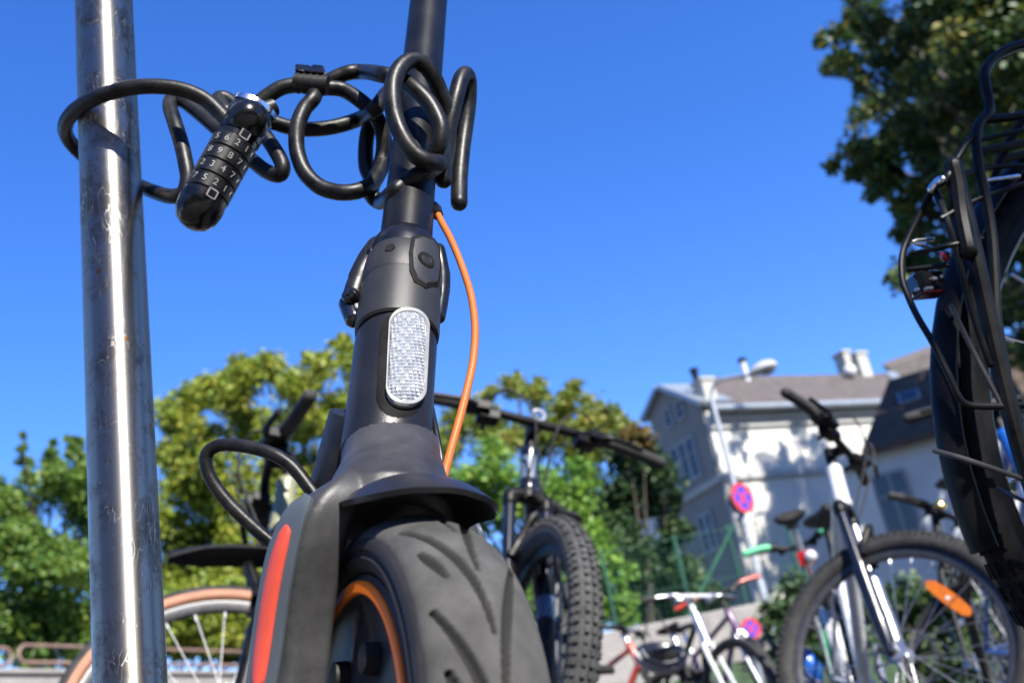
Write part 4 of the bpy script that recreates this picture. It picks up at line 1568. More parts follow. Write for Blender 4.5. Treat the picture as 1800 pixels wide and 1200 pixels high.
# ------------------------------------------------------------------ cable lock
def build_lock():
    py = POLE.y
    T = Thing('cable_lock', 'black coiled cable lock with number rings wrapped round pole and stem', 'cable lock', atY(380, 300, py))
    r = .0062
    sy = .69

    def zz(pts):      # zoomed crop coordinates -> design pixels
        return [(460 + x / 3.529, 60 + y / 3.529, Y) for x, y, Y in pts]
    f = py - .034
    strands = [
        # loop round the pole
        [(430, 232, f + .0), (408, 222, f - .003), (388, 200, f - .004), (360, 175, f - .006), (320, 158, f - .010), (270, 152, f - .014), (222, 156, f - .014), (178, 169, f - .010), (140, 188, f + .004), (118, 212, f + .024), (116, 236, f + .048), (134, 262, f + .068), (170, 292, f + .076), (215, 316, f + .072), (250, 329, f + .062), (275, 339, f + .045), (300, 345, f + .028), (322, 340, f + .018), (330, 315, f + .016), (326, 285, f + .016), (318, 250, f + .018), (307, 215, f + .022), (299, 188, f + .03), (303, 175, f + .036), (320, 177, f + .036), (345, 195, f + .032), (372, 218, f + .026), (395, 238, f + .02)],
        # coil peeping out behind the lock
        [(398, 196, f + .02), (384, 176, f + .026), (398, 174, f + .03), (425, 196, f + .03), (455, 225, f + .026), (482, 262, f + .022), (497, 292, f + .02), (490, 308, f + .022), (466, 300, f + .026), (440, 280, f + .028), (410, 262, f + .028)],
        # strand A out of the lock's top, through the clip and down in front of the stem
        zz([(-20, 430, f - .012), (30, 390, f - .012), (120, 335, f - .012), (220, 318, f - .010), (310, 330, f - .008), (420, 335, f - .004), (500, 345, f), (580, 390, f + .0), (660, 455, f + .0), (725, 540, f + .004), (755, 640, f + .008), (750, 760, f + .012), (715, 870, f + .010), (680, 960, f + .006), (690, 1010, f + .0), (740, 1040, f - .002), (800, 1000, sy - .048), (880, 930, sy - .052), (980, 870, sy - .052), (1070, 830, sy - .040), (1110, 760, sy - .03), (1140, 640, sy - .02)]),
        # big loop B
        zz([(340, 340, f - .006), (320, 400, f - .014), (265, 465, f - .016), (225, 560, f - .018), (215, 650, f - .018), (225, 750, f - .018), (270, 860, f - .018), (350, 940, f - .018), (440, 975, f - .018), (530, 983, f - .018), (620, 965, f - .014), (690, 920, f - .004), (745, 820, f + .010), (765, 700, f + .018), (745, 590, f + .02), (700, 520, f + .022), (660, 600, f + .024), (645, 720, f + .024), (650, 830, f + .022), (680, 900, f + .018)]),
        # strand C over the top to the stem
        zz([(400, 310, f + .006), (450, 275, f + .006), (540, 240, f + .006), (640, 235, f + .004), (740, 250, sy - .04), (830, 275, sy - .046), (900, 305, sy - .05), (960, 350, sy - .052), (1030, 420, sy - .052), (1080, 500, sy - .052), (1112, 590, sy - .052), (1100, 690, sy - .05), (1060, 760, sy - .046)]),
        # strand D, lower, running back behind the stem
        zz([(-20, 535, f + .02), (60, 545, f + .02), (160, 575, f + .022), (270, 590, f + .024), (390, 585, f + .026), (510, 560, f + .03), (620, 520, f + .034), (700, 470, sy + .0), (760, 390, sy + .02), (830, 320, sy + .04), (930, 280, sy + .05), (1060, 300, sy + .045), (1130, 420, sy + .02), (1165, 560, sy + .0), (1150, 720, sy - .012), (1125, 840, sy - .02)]),
        # coil E in front of the stem
        zz([(1095, 800, sy - .052), (1020, 790, sy - .062), (940, 735, sy - .066), (875, 640, sy - .068), (828, 520, sy - .068), (812, 400, sy - .068), (820, 290, sy - .066), (865, 205, sy - .062), (935, 165, sy - .056), (1005, 190, sy - .05), (1065, 265, sy - .044), (1110, 370, sy - .036), (1145, 480, sy - .028), (1150, 600, sy - .022), (1130, 720, sy - .024)]),
        # coil F to the right of the stem
        zz([(1128, 905, sy - .02), (1122, 800, sy - .022), (1145, 660, sy - .024), (1175, 520, sy - .026), (1205, 390, sy - .026), (1235, 285, sy - .022), (1265, 250, sy - .016), (1285, 300, sy - .008), (1282, 420, sy - .002), (1265, 560, sy + .0), (1245, 700, sy - .002), (1230, 850, sy - .006), (1225, 960, sy - .010), (1225, 1045, sy - .014)]),
    ]
    m = MB()
    for st in strands:
        m.tube(smooth_path([atY(*q) for q in st], 7), r, 16, round_end=True)
    cb = T.part('cable', m, 'cable')
    # lock body
    a, b = atY(347, 372, py - .056), atY(436, 212, py - .050)
    ax = (b - a).normalized()
    toC = (CAMP - (a + b) / 2).normalized()
    fr = (toC - ax * toC.dot(ax)).normalized()
    sd = ax.cross(fr)                            # points image right
    L = (b - a).length
    rb = .0158

    def ring(t, rr, n=40):
        rr = rr * 1.1
        c = a + ax * t
        return [c + (fr * math.cos(2 * math.pi * k / n) + sd * math.sin(2 * math.pi * k / n)) * rr for k in range(n)]
    m = MB()
    m.rings([ring(t, q) for t, q in ((-.0135, .003), (-.0125, .007), (-.009, .0115), (-.003, .0147), (.004, .0158), (.0085, .0158), (.009, .0150))])
    T.part('end_cap', m, 'lock_gloss', cb)
    # body sleeve
    m = MB()
    m.rings([ring(t, q) for t, q in ((.0085, .0146), (.0088, .0154), (.0135, .0154), (.0138, .0146), (L - .018, .0146), (L - .0175, .0155), (L + .004, .0155), (L + .0075, .0148))])
    body = T.part('lock_body', m, 'lock_gloss', cb)
    # silver-edged markers over the reading line, worn white print
    for t in (.0112, L - .0205):
        m = MB()
        p = a + ax * t + (fr * .985 + sd * .17) * .0172
        nn = (fr * .985 + sd * .17).normalized()
        s2 = ax.cross(nn)
        m.box(p, ax * .0028, s2 * .0028, nn * .0007)
        mk = T.part('index_mark', m, 'navy', cb)
        m = MB()
        for q in (-1, 1):
            m.box(p + s2 * .0033 * q, ax * .0034, s2 * .0005, nn * .0006)
            m.box(p + ax * .0033 * q, ax * .0005, s2 * .0028, nn * .0006)
        T.part('index_frame', m, 'numerals', mk)
    # number rings
    n_r = 4
    z0, z1 = .0142, L - .0235
    step = (z1 - z0) / n_r
    digits = [['7', '5', '2', '1', '0'], ['2', '3', '4', '7', '6'], ['8', '9', '8', '7', '0'], ['5', '6', '2', '1', '0']]
    for i in range(n_r):
        t0, t1 = z0 + step * i + .0004, z0 + step * (i + 1) - .0004
        m = MB()
        R = []
        for t, q in ((t0, .0145), (t0, .0152), (t0 + .0006, .0158), (t1 - .0006, .0158), (t1, .0152), (t1, .0145)):
            R.append(ring(t, q, 40))
        m.rings(R)
        rg = T.part('number_ring', m, 'lock_rings', cb)
        for j, ang in enumerate((-52, -24, 4, 32, 60)):
            d = digits[i][j]
            cu = bpy.data.curves.new('t', 'FONT')
            cu.body = d
            cu.size = .0076
            cu.align_x, cu.align_y = 'CENTER', 'CENTER'
            cu.extrude = .00025
            to = bpy.data.objects.new('t', cu)
            COL.objects.link(to)
            bpy.context.view_layer.update()
            me = bpy.data.meshes.new_from_object(to.evaluated_get(bpy.context.evaluated_depsgraph_get()))
            bpy.data.objects.remove(to)
            bpy.data.curves.remove(cu)
            aa = R_(ang)
            nn = fr * math.cos(aa) + sd * math.sin(aa)
            tx = (sd * math.cos(aa) - fr * math.sin(aa))
            c = a + ax * ((t0 + t1) / 2) + nn * .0175
            x_, y_ = tx, ax
            mm = MB()
            mm.add([c + x_ * v.co.x + y_ * v.co.y + nn * v.co.z for v in me.vertices], [tuple(p.vertices) for p in me.polygons])
            bpy.data.meshes.remove(me)
            T.part('numeral', mm, 'numerals', rg)
    # head with the big round button facing the viewer
    hc = a + ax * (L + .002)
    m = MB()
    m.ball(hc + ax * .002, 1, 24, 12, sd * .0178, fr * .0174, ax * .0145, lo=-.2)
    bc = hc - ax * .006 + fr * .0075
    m.ball(bc, .0166, 28, 14)
    T.part('lock_head', m, 'lock_gloss', cb)
    m = MB()
    m.tube([hc + ax * .006 + sd * .004, hc + ax * .020 + sd * .012], [.0085, .0072], 16)
    T.part('cable_ferrule', m, 'cable', cb)
    m = MB()
    R = []
    for k in range(20):
        aa = R_(-75 + 150 * k / 19)
        e = fr * math.cos(aa) * .85 + sd * math.sin(aa)
        R.append([hc + ax * .0075 + e * .0160, hc + ax * .0065 + e * .0187, hc + ax * .0115 + e * .0178, hc + ax * .0125 + e * .0148])
    m.rings(R)
    T.part('chrome_band', m, 'chrome', cb)
    # clip over the cable
    c = atY(548, 148, f - .012)
    rt = (atY(560, 149, f - .012) - c).normalized()
    up = (atY(548, 140, f - .012) - c).normalized()
    nn = rt.cross(up)
    m = MB()
    m.tube([c - rt * .0135, c + rt * .0135], .0078, 20)
    for k in range(5):
        q = c + rt * (.0105 * (k - 2) / 2)
        m.tube([q - rt * .0009, q + rt * .0009], .0084, 20)
    cp = T.part('cable_clip', m, 'matte_black', cb)
    m = MB()
    cc = c + up * .0088
    m.box(cc, rt * .0118, nn * .0085, up * .0030, .0008)
    m.box(cc + up * .0034 - rt * .006, rt * .0055, nn * .007, up * .0012, .0005)
    m.box(cc + up * .0036 + rt * .0065, rt * .0045, nn * .007, up * .0018, .0005)
    T.part('clip_block', m, 'gloss_black', cp)


build_lock()


# ------------------------------------------------------------------ bicycles
def rot_about(p, o, ax, ang):
    return o + Matrix.Rotation(ang, 3, ax) @ (p - o)


def torus_rings(c, R, prof, n, ex, ez, ey):
    """prof: (radius offset, lateral)"""
    out = []
    for k in range(n):
        a = 2 * math.pi * k / n
        e = ex * math.cos(a) + ez * math.sin(a)
        out.append([c + e * (R + q[0]) + ey * q[1] for q in prof])
    return out


def bicycle(label, fx, fy, hd, lean, steer, R=.35, tw=.055, wb=1.08, ha=68, a2c=.49, htl=.12, barw=.70, rise=.02, stem=.05, barup=.06,
            frame='black_paint', fork='black_paint', stanchion=None, headtube=None, tyre='rubber', side=None, rim='black_paint', hub='silver', spoke='silver',
            bar='black_paint', grip='rubber', knobs=0, suspension=False, fender=False, fender_mat='black_paint', rack=False, saddle=True, downtube=None, seat_h=.86,
            detail=2, levers=True, reflector=None, group=None, decals=False, rear_only=False, fork_paint=None, name='bicycle', hide_rear=False, mudguard=False, rotor=False, lit_leg=None, bare=False, rimd=.018, zoff=None):
    z0 = ground_z(fx, fy) if zoff is None else zoff
    mw = Matrix.Translation((fx, fy, z0)) @ Matrix.Rotation(hd, 4, 'Z') @ Matrix.Rotation(-lean, 4, 'X')
    T = Thing(name, label, 'bicycle', group=group, mw=mw)
    X, Y, Z = V((1, 0, 0)), V((0, 1, 0)), V((0, 0, 1))
    h = R_(ha)
    s = V((-math.cos(h), 0, math.sin(h)))
    p = V((math.sin(h), 0, math.cos(h)))
    FH = V((0, 0, R))
    A0 = FH - p * .045
    BH = V((-wb, 0, R))

    def st(q):
        return rot_about(q, A0, s, steer)
    seg = 80 if detail > 1 else 40

    def wheel(c, turn, rear=False):
        fn = (lambda q: st(q)) if turn else (lambda q: q)
        rr = R - tw
        # rim is the part; tyre, spokes and hub hang on it
        m = MB()
        m.rings(torus_rings(c, rr, [(.008, -.012), (-.004, -.0125), (-rimd, -.006), (-rimd, .006), (-.004, .0125), (.008, .012)], seg, X, Z, Y), loop=True)
        m.xf(fn)
        W_ = T.part('wheel', m, rim)
        m = MB()
        prof = [(tw / 2 + tw * .52 * math.sin(a), tw * .5 * math.cos(a)) for a in np.linspace(-1.0, math.pi + 1.0, 15)]
        m.rings(torus_rings(c, rr, prof, seg, X, Z, Y), loop=True, cap=False)
        mats = [tyre]
        if knobs:
            nk = int(2 * math.pi * R / .021)
            for k in range(nk):
                a = 2 * math.pi * k / nk
                e = X * math.cos(a) + Z * math.sin(a)
                t = -X * math.sin(a) + Z * math.cos(a)
                for row, (ph, wd) in enumerate(((.22, .13), (-.22, .13), (.78, .12), (-.78, .12), (1.15, .09), (-1.15, .09))):
                    if (row < 2 and (k + row) % 2) or (row in (2, 3) and (k + row) % 2 == 0):
                        hh = knobs
                    else:
                        hh = knobs * .6 if row < 4 else knobs * .5
                    n_ = e * math.cos(ph) + Y * math.sin(ph)
                    q = c + e * (rr + tw / 2) + (e * math.cos(ph) * tw * .52 + Y * math.sin(ph) * tw * .5)
                    m.box(q + n_ * hh * .4, t * .0065, n_.cross(t) * (tw * wd * .55), n_ * hh * .6)
        m.xf(fn)
        if side:
            o = T.part('tyre', m, tyre, W_)
            m = MB()
            for sg in (-1, 1):
                pr = [(.004, .0165 * sg), (tw * .22, tw * .515 * sg), (tw * .42, tw * .53 * sg), (tw * .56, tw * .52 * sg)]
                m.rings(torus_rings(c, rr, pr, seg, X, Z, Y), loop=True, closed=False)
            m.xf(fn)
            T.part('sidewall', m, side, W_)
        else:
            T.part('tyre', m, tyre, W_)
        m = MB()
        ns = 28 if detail > 1 else 16
        for k in range(ns):
            a = 2 * math.pi * k / ns
            sg = 1 if k % 2 else -1
            a2 = a + (.55 if (k // 2) % 2 else -.55)
            if detail > 1:
                er = X * math.cos(a) + Z * math.sin(a)
                m.cyl(c + er * (rr - .034), c + er * (rr - .016), .0024, 6)
            m.cyl(c + (X * math.cos(a2) + Z * math.sin(a2)) * .026 + Y * .027 * sg, c + (X * math.cos(a) + Z * math.sin(a)) * (rr - .016), .0011 if detail > 1 else .0016, 5)
        m.xf(fn)
        sp = T.part('spokes', m, spoke, W_)
        m = MB()
        m.tube([c - Y * .05, c - Y * .033, c - Y * .033, c - Y * .027, c - Y * .025, c + Y * .025, c + Y * .027, c + Y * .033, c + Y * .033, c + Y * .05], [.008, .009, .029, .029, .015, .015, .029, .029, .009, .008], 18)
        m.xf(fn)
        T.part('hub', m, hub, W_)
        if rotor:
            m = MB()
            m.rings(torus_rings(c + Y * .04, .08, [(0, -.001), (.01, -.001), (.01, .001), (0, .001)], 40, X, Z, Y), loop=True)
            for k in range(6):
                a = k * math.pi / 3
                m.cyl(c + Y * .04 + (X * math.cos(a) + Z * math.sin(a)) * .02, c + Y * .04 + (X * math.cos(a + .35) + Z * math.sin(a + .35)) * .083, .004, 6)
            m.xf(fn)
            T.part('brake_rotor', m, rotor if isinstance(rotor, str) else 'chrome', W_)
        if reflector and turn:
            m = MB()
            a = reflector
            e = X * math.cos(a) + Z * math.sin(a)
            t = -X * math.sin(a) + Z * math.cos(a)
            q = c + e * (rr * .66)
            R_l = []
            for f_, w_ in ((-1, .25), (-.8, .8), (-.3, 1), (.3, 1), (.8, .8), (1, .25)):
                cc = q + t * .078 * f_
                R_l.append([cc + e * .021 * w_ + Y * .004, cc + e * .021 * w_ - Y * .004, cc - e * .016 * w_ - Y * .004, cc - e * .016 * w_ + Y * .004])
            m.rings(R_l)
            m.xf(fn)
            ro = T.part('spoke_reflector', m, 'amber', W_)
            m = MB()
            m.bolt(q + Y * .004, Y, .006, .002, 10)
            m.bolt(q - Y * .004, -Y, .006, .002, 10)
            m.xf(fn)
            T.part('reflector_screw', m, 'white_paint', W_)
        return W_
    wheel(FH, True)
    if not hide_rear:
        wheel(BH, False)
    # fork
    crown = A0 + s * a2c
    hw_ = tw / 2 + .016 if suspension else tw / 2 + .011
    m = MB()
    if suspension:
        m.cyl(crown - s * .01, crown + s * .02, .024, 16)
        m.tube(smooth_path([crown - Y * hw_ - s * .030, crown - Y * hw_ * .9 - s * .008, crown, crown + Y * hw_ * .9 - s * .008, crown + Y * hw_ - s * .030], 5), .0205, 14, round_end=True)
        m.xf(st)
        fk = T.part('fork', m, fork)
        for sg in (-1, 1):
            m = MB()
            ax_b = FH + Y * hw_ * sg - p * .012
            tp = crown + Y * hw_ * sg - s * .03
            mid = ax_b.lerp(tp, .58)
            m.cyl(mid, tp, .016, 16)
            m.xf(st)
            T.part('stanchion', m, (lit_leg if lit_leg and sg > 0 else None) or stanchion or 'blue_black', fk)
            m = MB()
            m.tube([ax_b - s * .012, ax_b + s * .02, ax_b.lerp(tp, .25), mid - s * .02, mid, mid + s * .004], [.012, .0195, .0215, .0225, .0235, .0165], 18)
            m.xf(st)
            lg = T.part('fork_leg', m, (lit_leg if lit_leg and sg > 0 else None) or fork_paint or fork, fk)
            if decals:
                m = MB()
                q0, q1 = ax_b.lerp(tp, .34), ax_b.lerp(tp, .46)
                m.tube([q0, q1], .0229, 18)
                m.xf(st)
                T.part('decal', m, 'decal', fk)
        m = MB()
        a1, a2_ = [FH + Y * hw_ * k + (crown - FH) * .60 for k in (-1, 1)]
        m.tube(smooth_path([a1 + p * .012, a1 * .5 + (FH + p * .04 + (crown - FH) * .78) * .5 - Y * .004, FH + (crown - FH) * .82 + p * .05, a2_ * .5 + (FH + p * .04 + (crown - FH) * .78) * .5, a2_ + p * .012], 5), .012, 10)
        m.xf(st)
        T.part('fork_brace', m, fork, fk)
    else:
        m = MB()
        for sg in (-1, 1):
            m.tube(smooth_path([crown, crown + Y * hw_ * .8 * sg - s * .004, crown + Y * hw_ * sg * 1.05 - s * .045, FH + Y * (hw_ + .008) * sg + s * .18 - p * .02, FH + Y * (hw_ + .012) * sg], 5),
                   [.0185, .0185, .018, .0175, .017, .0165, .016, .0155, .015, .0145, .014, .0135, .013, .0125, .012, .0115, .011, .0105, .010, .010, .010], 12)
        m.cyl(crown - s * .012, crown + s * .02, .021, 14)
        m.xf(st)
        fk = T.part('fork', m, fork)
    # frame
    hb_, ht_ = crown + s * .02, crown + s * (.02 + htl)
    bb = V((-wb + .43, 0, R - .06))
    sdv = V((-math.cos(R_(73)), 0, math.sin(R_(73))))
    st_top = bb + sdv * .44
    m = MB()
    fr_r = .017
    m.tube([hb_ + s * .035, (hb_ + bb) / 2, bb], [fr_r * 1.3, fr_r * 1.25, fr_r * 1.3], 14)
    dt = T.part('frame', m, downtube or frame)
    m = MB()
    m.tube([ht_ - s * .03, st_top - sdv * .03], fr_r, 14)
    m.tube([bb - sdv * .0, st_top], fr_r, 14)
    for sg in (-1, 1):
        m.tube([bb + Y * .012 * sg, BH + Y * .055 * sg], [.010, .008], 10)
        m.tube([st_top - sdv * .04 + Y * .012 * sg, BH + Y * .055 * sg], [.009, .0075], 10)
    m.cyl(bb - Y * .035, bb + Y * .035, .022, 16)
    T.part('frame_tubes', m, frame, dt)
    m = MB()
    m.tube([hb_ - s * .012, hb_, hb_ + s * .012, ht_ - s * .012, ht_, ht_ + s * .01], [.024, .028, .025, .025, .027, .022], 20)
    T.part('head_tube', m, headtube or frame, dt)
    if decals:
        m = MB()
        mid = (hb_ + ht_) / 2
        R_l = []
        for k in range(9):
            a = -0.85 + 1.7 * k / 8
            nn = p * math.cos(a) + Y * math.sin(a)
            R_l.append([mid + nn * .0247 - s * .035, mid + nn * .0262 - s * .035, mid + nn * .0262 + s * .035, mid + nn * .0247 + s * .035])
        m.rings(R_l)
        T.part('head_badge', m, 'decal', dt)
    # stem and bar
    bc = ht_ + s * barup + p * stem
    m = MB()
    m.cyl(ht_, ht_ + s * (barup + .018), .0165, 14)
    m.tube([ht_ + s * barup, bc], [.0165, .0175], 14)
    m.xf(st)
    T.part('stem', m, bar)
    m = MB()
    pts = [bc + Y * barw * k * .5 + s * rz - p * sw for k, rz, sw in ((-1, rise, .045), (-.62, rise * .9, .02), (-.3, rise * .25, .004), (-.12, 0, 0), (.12, 0, 0), (.3, rise * .25, .004), (.62, rise * .9, .02), (1, rise, .045))]
    P_ = smooth_path(pts, 4)
    m.tube(P_, .0125, 12)
    m.xf(st)
    bo = T.part('handlebar', m, bar)
    for sg, ia, ib in ((-1, 0, 5), (1, len(P_) - 6, len(P_) - 1)):
        m = MB()
        m.tube(P_[ia:ib + 1], .0168, 14, round_end=True)
        m.xf(st)
        T.part('grip', m, grip, bo)
        if levers:
            m = MB()
            i = 6 if sg < 0 else len(P_) - 7
            q = P_[i]
            kz = 1.4 if detail > 1 else 1.0
            dr = (P_[0 if sg < 0 else -1] - q).normalized()
            m.cyl(q - dr * .014 * kz, q + dr * .018 * kz, .0195 + .003 * (kz - 1), 14)
            m.box(q + p * .022 - s * .014, dr * .022 * kz, p * .012 * kz, s * .010 * kz, .003)
            m.tube(smooth_path([q + p * .026 - s * .016 - dr * .005, q + p * .050 - s * .022 + dr * .04, q + p * .047 - s * .022 + dr * .125], 4), .0055 * kz, 8)
            m.box(q - s * .026 - dr * .034, dr * .020 * kz, p * .015 * kz, s * .010 * kz, .003)
            m.tube([q - s * .03 - dr * .03, q - s * .034 - dr * .03 - p * .04], .005 * kz, 8)
            m.xf(st)
            T.part('brake_lever', m, 'black_paint' if bar != 'white_paint' else 'silver', bo)
    if detail > 1:
        m = MB()
        for sg, off in ((-1, .08), (1, .065)):
            q = P_[6 if sg < 0 else -7]
            m.tube(smooth_path([q + p * .025, q * .6 + bc * .4 + p * off + s * .02, bc * .7 + crown * .3 + p * .085 + Y * .03 * sg, crown + p * .035 + Y * .02 * sg - s * .03], 6), .0030, 6)
        m.xf(st)
        T.part('brake_cable', m, 'rubber', bo)
    # saddle
    if saddle:
        sp = st_top + sdv * (seat_h - (st_top.z)) / sdv.z if seat_h > st_top.z else st_top
        m = MB()
        m.cyl(st_top - sdv * .03, sp, .0138, 12)
        so_ = T.part('seatpost', m, 'silver' if detail < 2 else 'black_paint')
        m = MB()
        R_l = []
        for xx, w, hh in ((-.14, .055, .022), (-.12, .072, .03), (-.06, .068, .03), (.0, .04, .026), (.07, .022, .024), (.13, .018, .022), (.145, .010, .014)):
            c = sp + X * (xx + .0) + Z * .045
            R_l.append([c + Y * w * math.cos(t) + Z * hh * (math.sin(t) if math.sin(t) < 0 else math.sin(t) * .55) for t in np.linspace(0, 2 * math.pi, 14, endpoint=False)])
        m.rings(R_l)
        m.tube([sp + X * .07 + Y * .02 + Z * .03, sp + X * .0 + Y * .022 + Z * .004, sp - X * .09 + Y * .024 + Z * .035], .0035, 6)
        m.tube([sp + X * .07 - Y * .02 + Z * .03, sp + X * .0 - Y * .022 + Z * .004, sp - X * .09 - Y * .024 + Z * .035], .0035, 6)
        T.part('saddle', m, 'rubber')
    # drive
    m = MB()
    m.rings(torus_rings(bb - Y * .045, .078, [(0, -.002), (.012, -.002), (.012, .002), (0, .002)], 36, X, Z, Y), loop=True)
    for k in range(5):
        a = k * 2 * math.pi / 5
        m.cyl(bb - Y * .045, bb - Y * .045 + (X * math.cos(a) + Z * math.sin(a)) * .08, .006, 6)
    m.tube([bb - Y * .06, bb - Y * .068 + (X * .6 - Z * .8) * .165], [.013, .009], 10)
    m.tube([bb + Y * .06, bb + Y * .068 - (X * .6 - Z * .8) * .165], [.013, .009], 10)
    ck = T.part('crankset', m, 'silver')
    for sg in (-1, 1):
        q = bb + Y * .068 * sg + (X * .6 - Z * .8) * .165 * (-sg)
        m = MB()
        m.box(q + Y * .05 * sg, X * .045, Y * .04, Z * .010, .004)
        T.part('pedal', m, 'rubber', ck)
    if fender:
        for c, a0, a1, turn in ((FH, -15, 150, True), (BH, 20, 189 if bare else 215, False)):
            m = MB()
            R_l = []
            for k in range(33):
                a = R_(a0 + (a1 - a0) * k / 32)
                e = X * math.cos(a) + Z * math.sin(a)
                fw = tw / 2 + (.0025 if bare else .008)
                up_ = [c + e * (R + .012 - .012 * abs(q) ** 2) + Y * fw * q for q in np.linspace(-1, 1, 9)]
                dn_ = [c + e * (R + .010 - .012 * abs(q) ** 2) + Y * fw * q * .96 for q in np.linspace(1, -1, 9)]
                R_l.append(up_ + dn_)
            m.rings(R_l)
            for sg in (-1, 1):
                for aa in (() if bare else (a0 + 8, a0 + 45) if not turn else (a1 - 10,)):
                    e = X * math.cos(R_(aa)) + Z * math.sin(R_(aa))
                    m.cyl(c + Y * .058 * sg, c + e * (R + .006) + Y * (tw / 2 + .008) * sg, .0022, 6)
            if turn:
                m.xf(st)
            T.part('fender', m, fender_mat)
    if mudguard:
        m = MB()
        R_l = []
        q0 = hb_.lerp(bb, .18) - s * .02
        for k in range(12):
            t = k / 11
            c = A0 + s * (a2c - .055 + .012 * math.sin(t * 3)) + p * (-.06 + .29 * t) + s * (-.05 * t)
            w = .042 * (1 - .7 * max(0, t - .75) / .25)
            R_l.append([c + Y * w * u + s * (.018 - .02 * u * u) for u in np.linspace(-1, 1, 9)] + [c + Y * w * u * .96 + s * (.014 - .02 * u * u) for u in np.linspace(1, -1, 9)])
        m.rings(R_l)
        m.xf(st)
        T.part('fender', m, 'matte_black')
    T.dim = dict(FH=FH, BH=BH, crown=crown, ht=ht_, bc=bc, bb=bb, st_top=st_top, st=st, P=P_, s=s, p=p, mw=mw)
    return T


G = 'bicycles parked around the scooter'
bikeA = bicycle('black mountain bike with fat knobbly tyre facing the camera right of the scooter', -.188, 2.478, -1.665, .162, .507, R=.36, tw=.066, a2c=.515, barw=.76, rise=.017,
                frame='blue_black', fork='black_paint', stanchion='blue_black', knobs=.0062, suspension=True, tyre='rubber_light', decals=True, hub='black_paint', spoke='black_paint', reflector=2.9, group=G)
bikeB = bicycle('silver white bike with knobbly side on front wheel and dark fork at right', .80, 3.09, -1.70, .085, 1.14, R=.36, tw=.058, a2c=.489, htl=.13, barw=.58, rise=.06,
                frame='white_paint', headtube='white_paint', downtube='white_paint', fork='black_paint', stanchion='blue_black', fork_paint='blue_black', lit_leg='silver', knobs=.004, suspension=True, tyre='rubber', rim='dark_alloy', rotor='dark_alloy', reflector=.96, group=G, zoff=-.055)  # far leg silver, near leg dark: sun and shade put into the paint
bikeC = bicycle('dark bike with tan sided tyre and olive head tube between pole and scooter', -.712, 2.189, -1.447, .169, -1.30, R=.338, tw=.042, a2c=.487, htl=.13, barw=.62, rise=-.05,
                frame='black_paint', headtube='olive', fork='black_paint', stanchion='blue_black', suspension=True, tyre='rubber', side='tan', rim='dark_alloy', spoke='white_paint', rotor=True, mudguard=True, group=G)


_d = bikeA.dim
m = MB()
_c = _d['bc'] + _d['s'] * .028
m.rings(torus_rings(_c, .017, [(.006 * math.cos(a), .006 * math.sin(a)) for a in np.linspace(0, 2 * math.pi, 10, endpoint=False)], 24, V((0, 1, 0)), _d['s'], _d['p']), loop=True)
m.cyl(_c - _d['s'] * .03, _c - _d['s'] * .016, .009, 10)
m.xf(_d['st'])
bikeA.part('light_mount', m, 'silver')


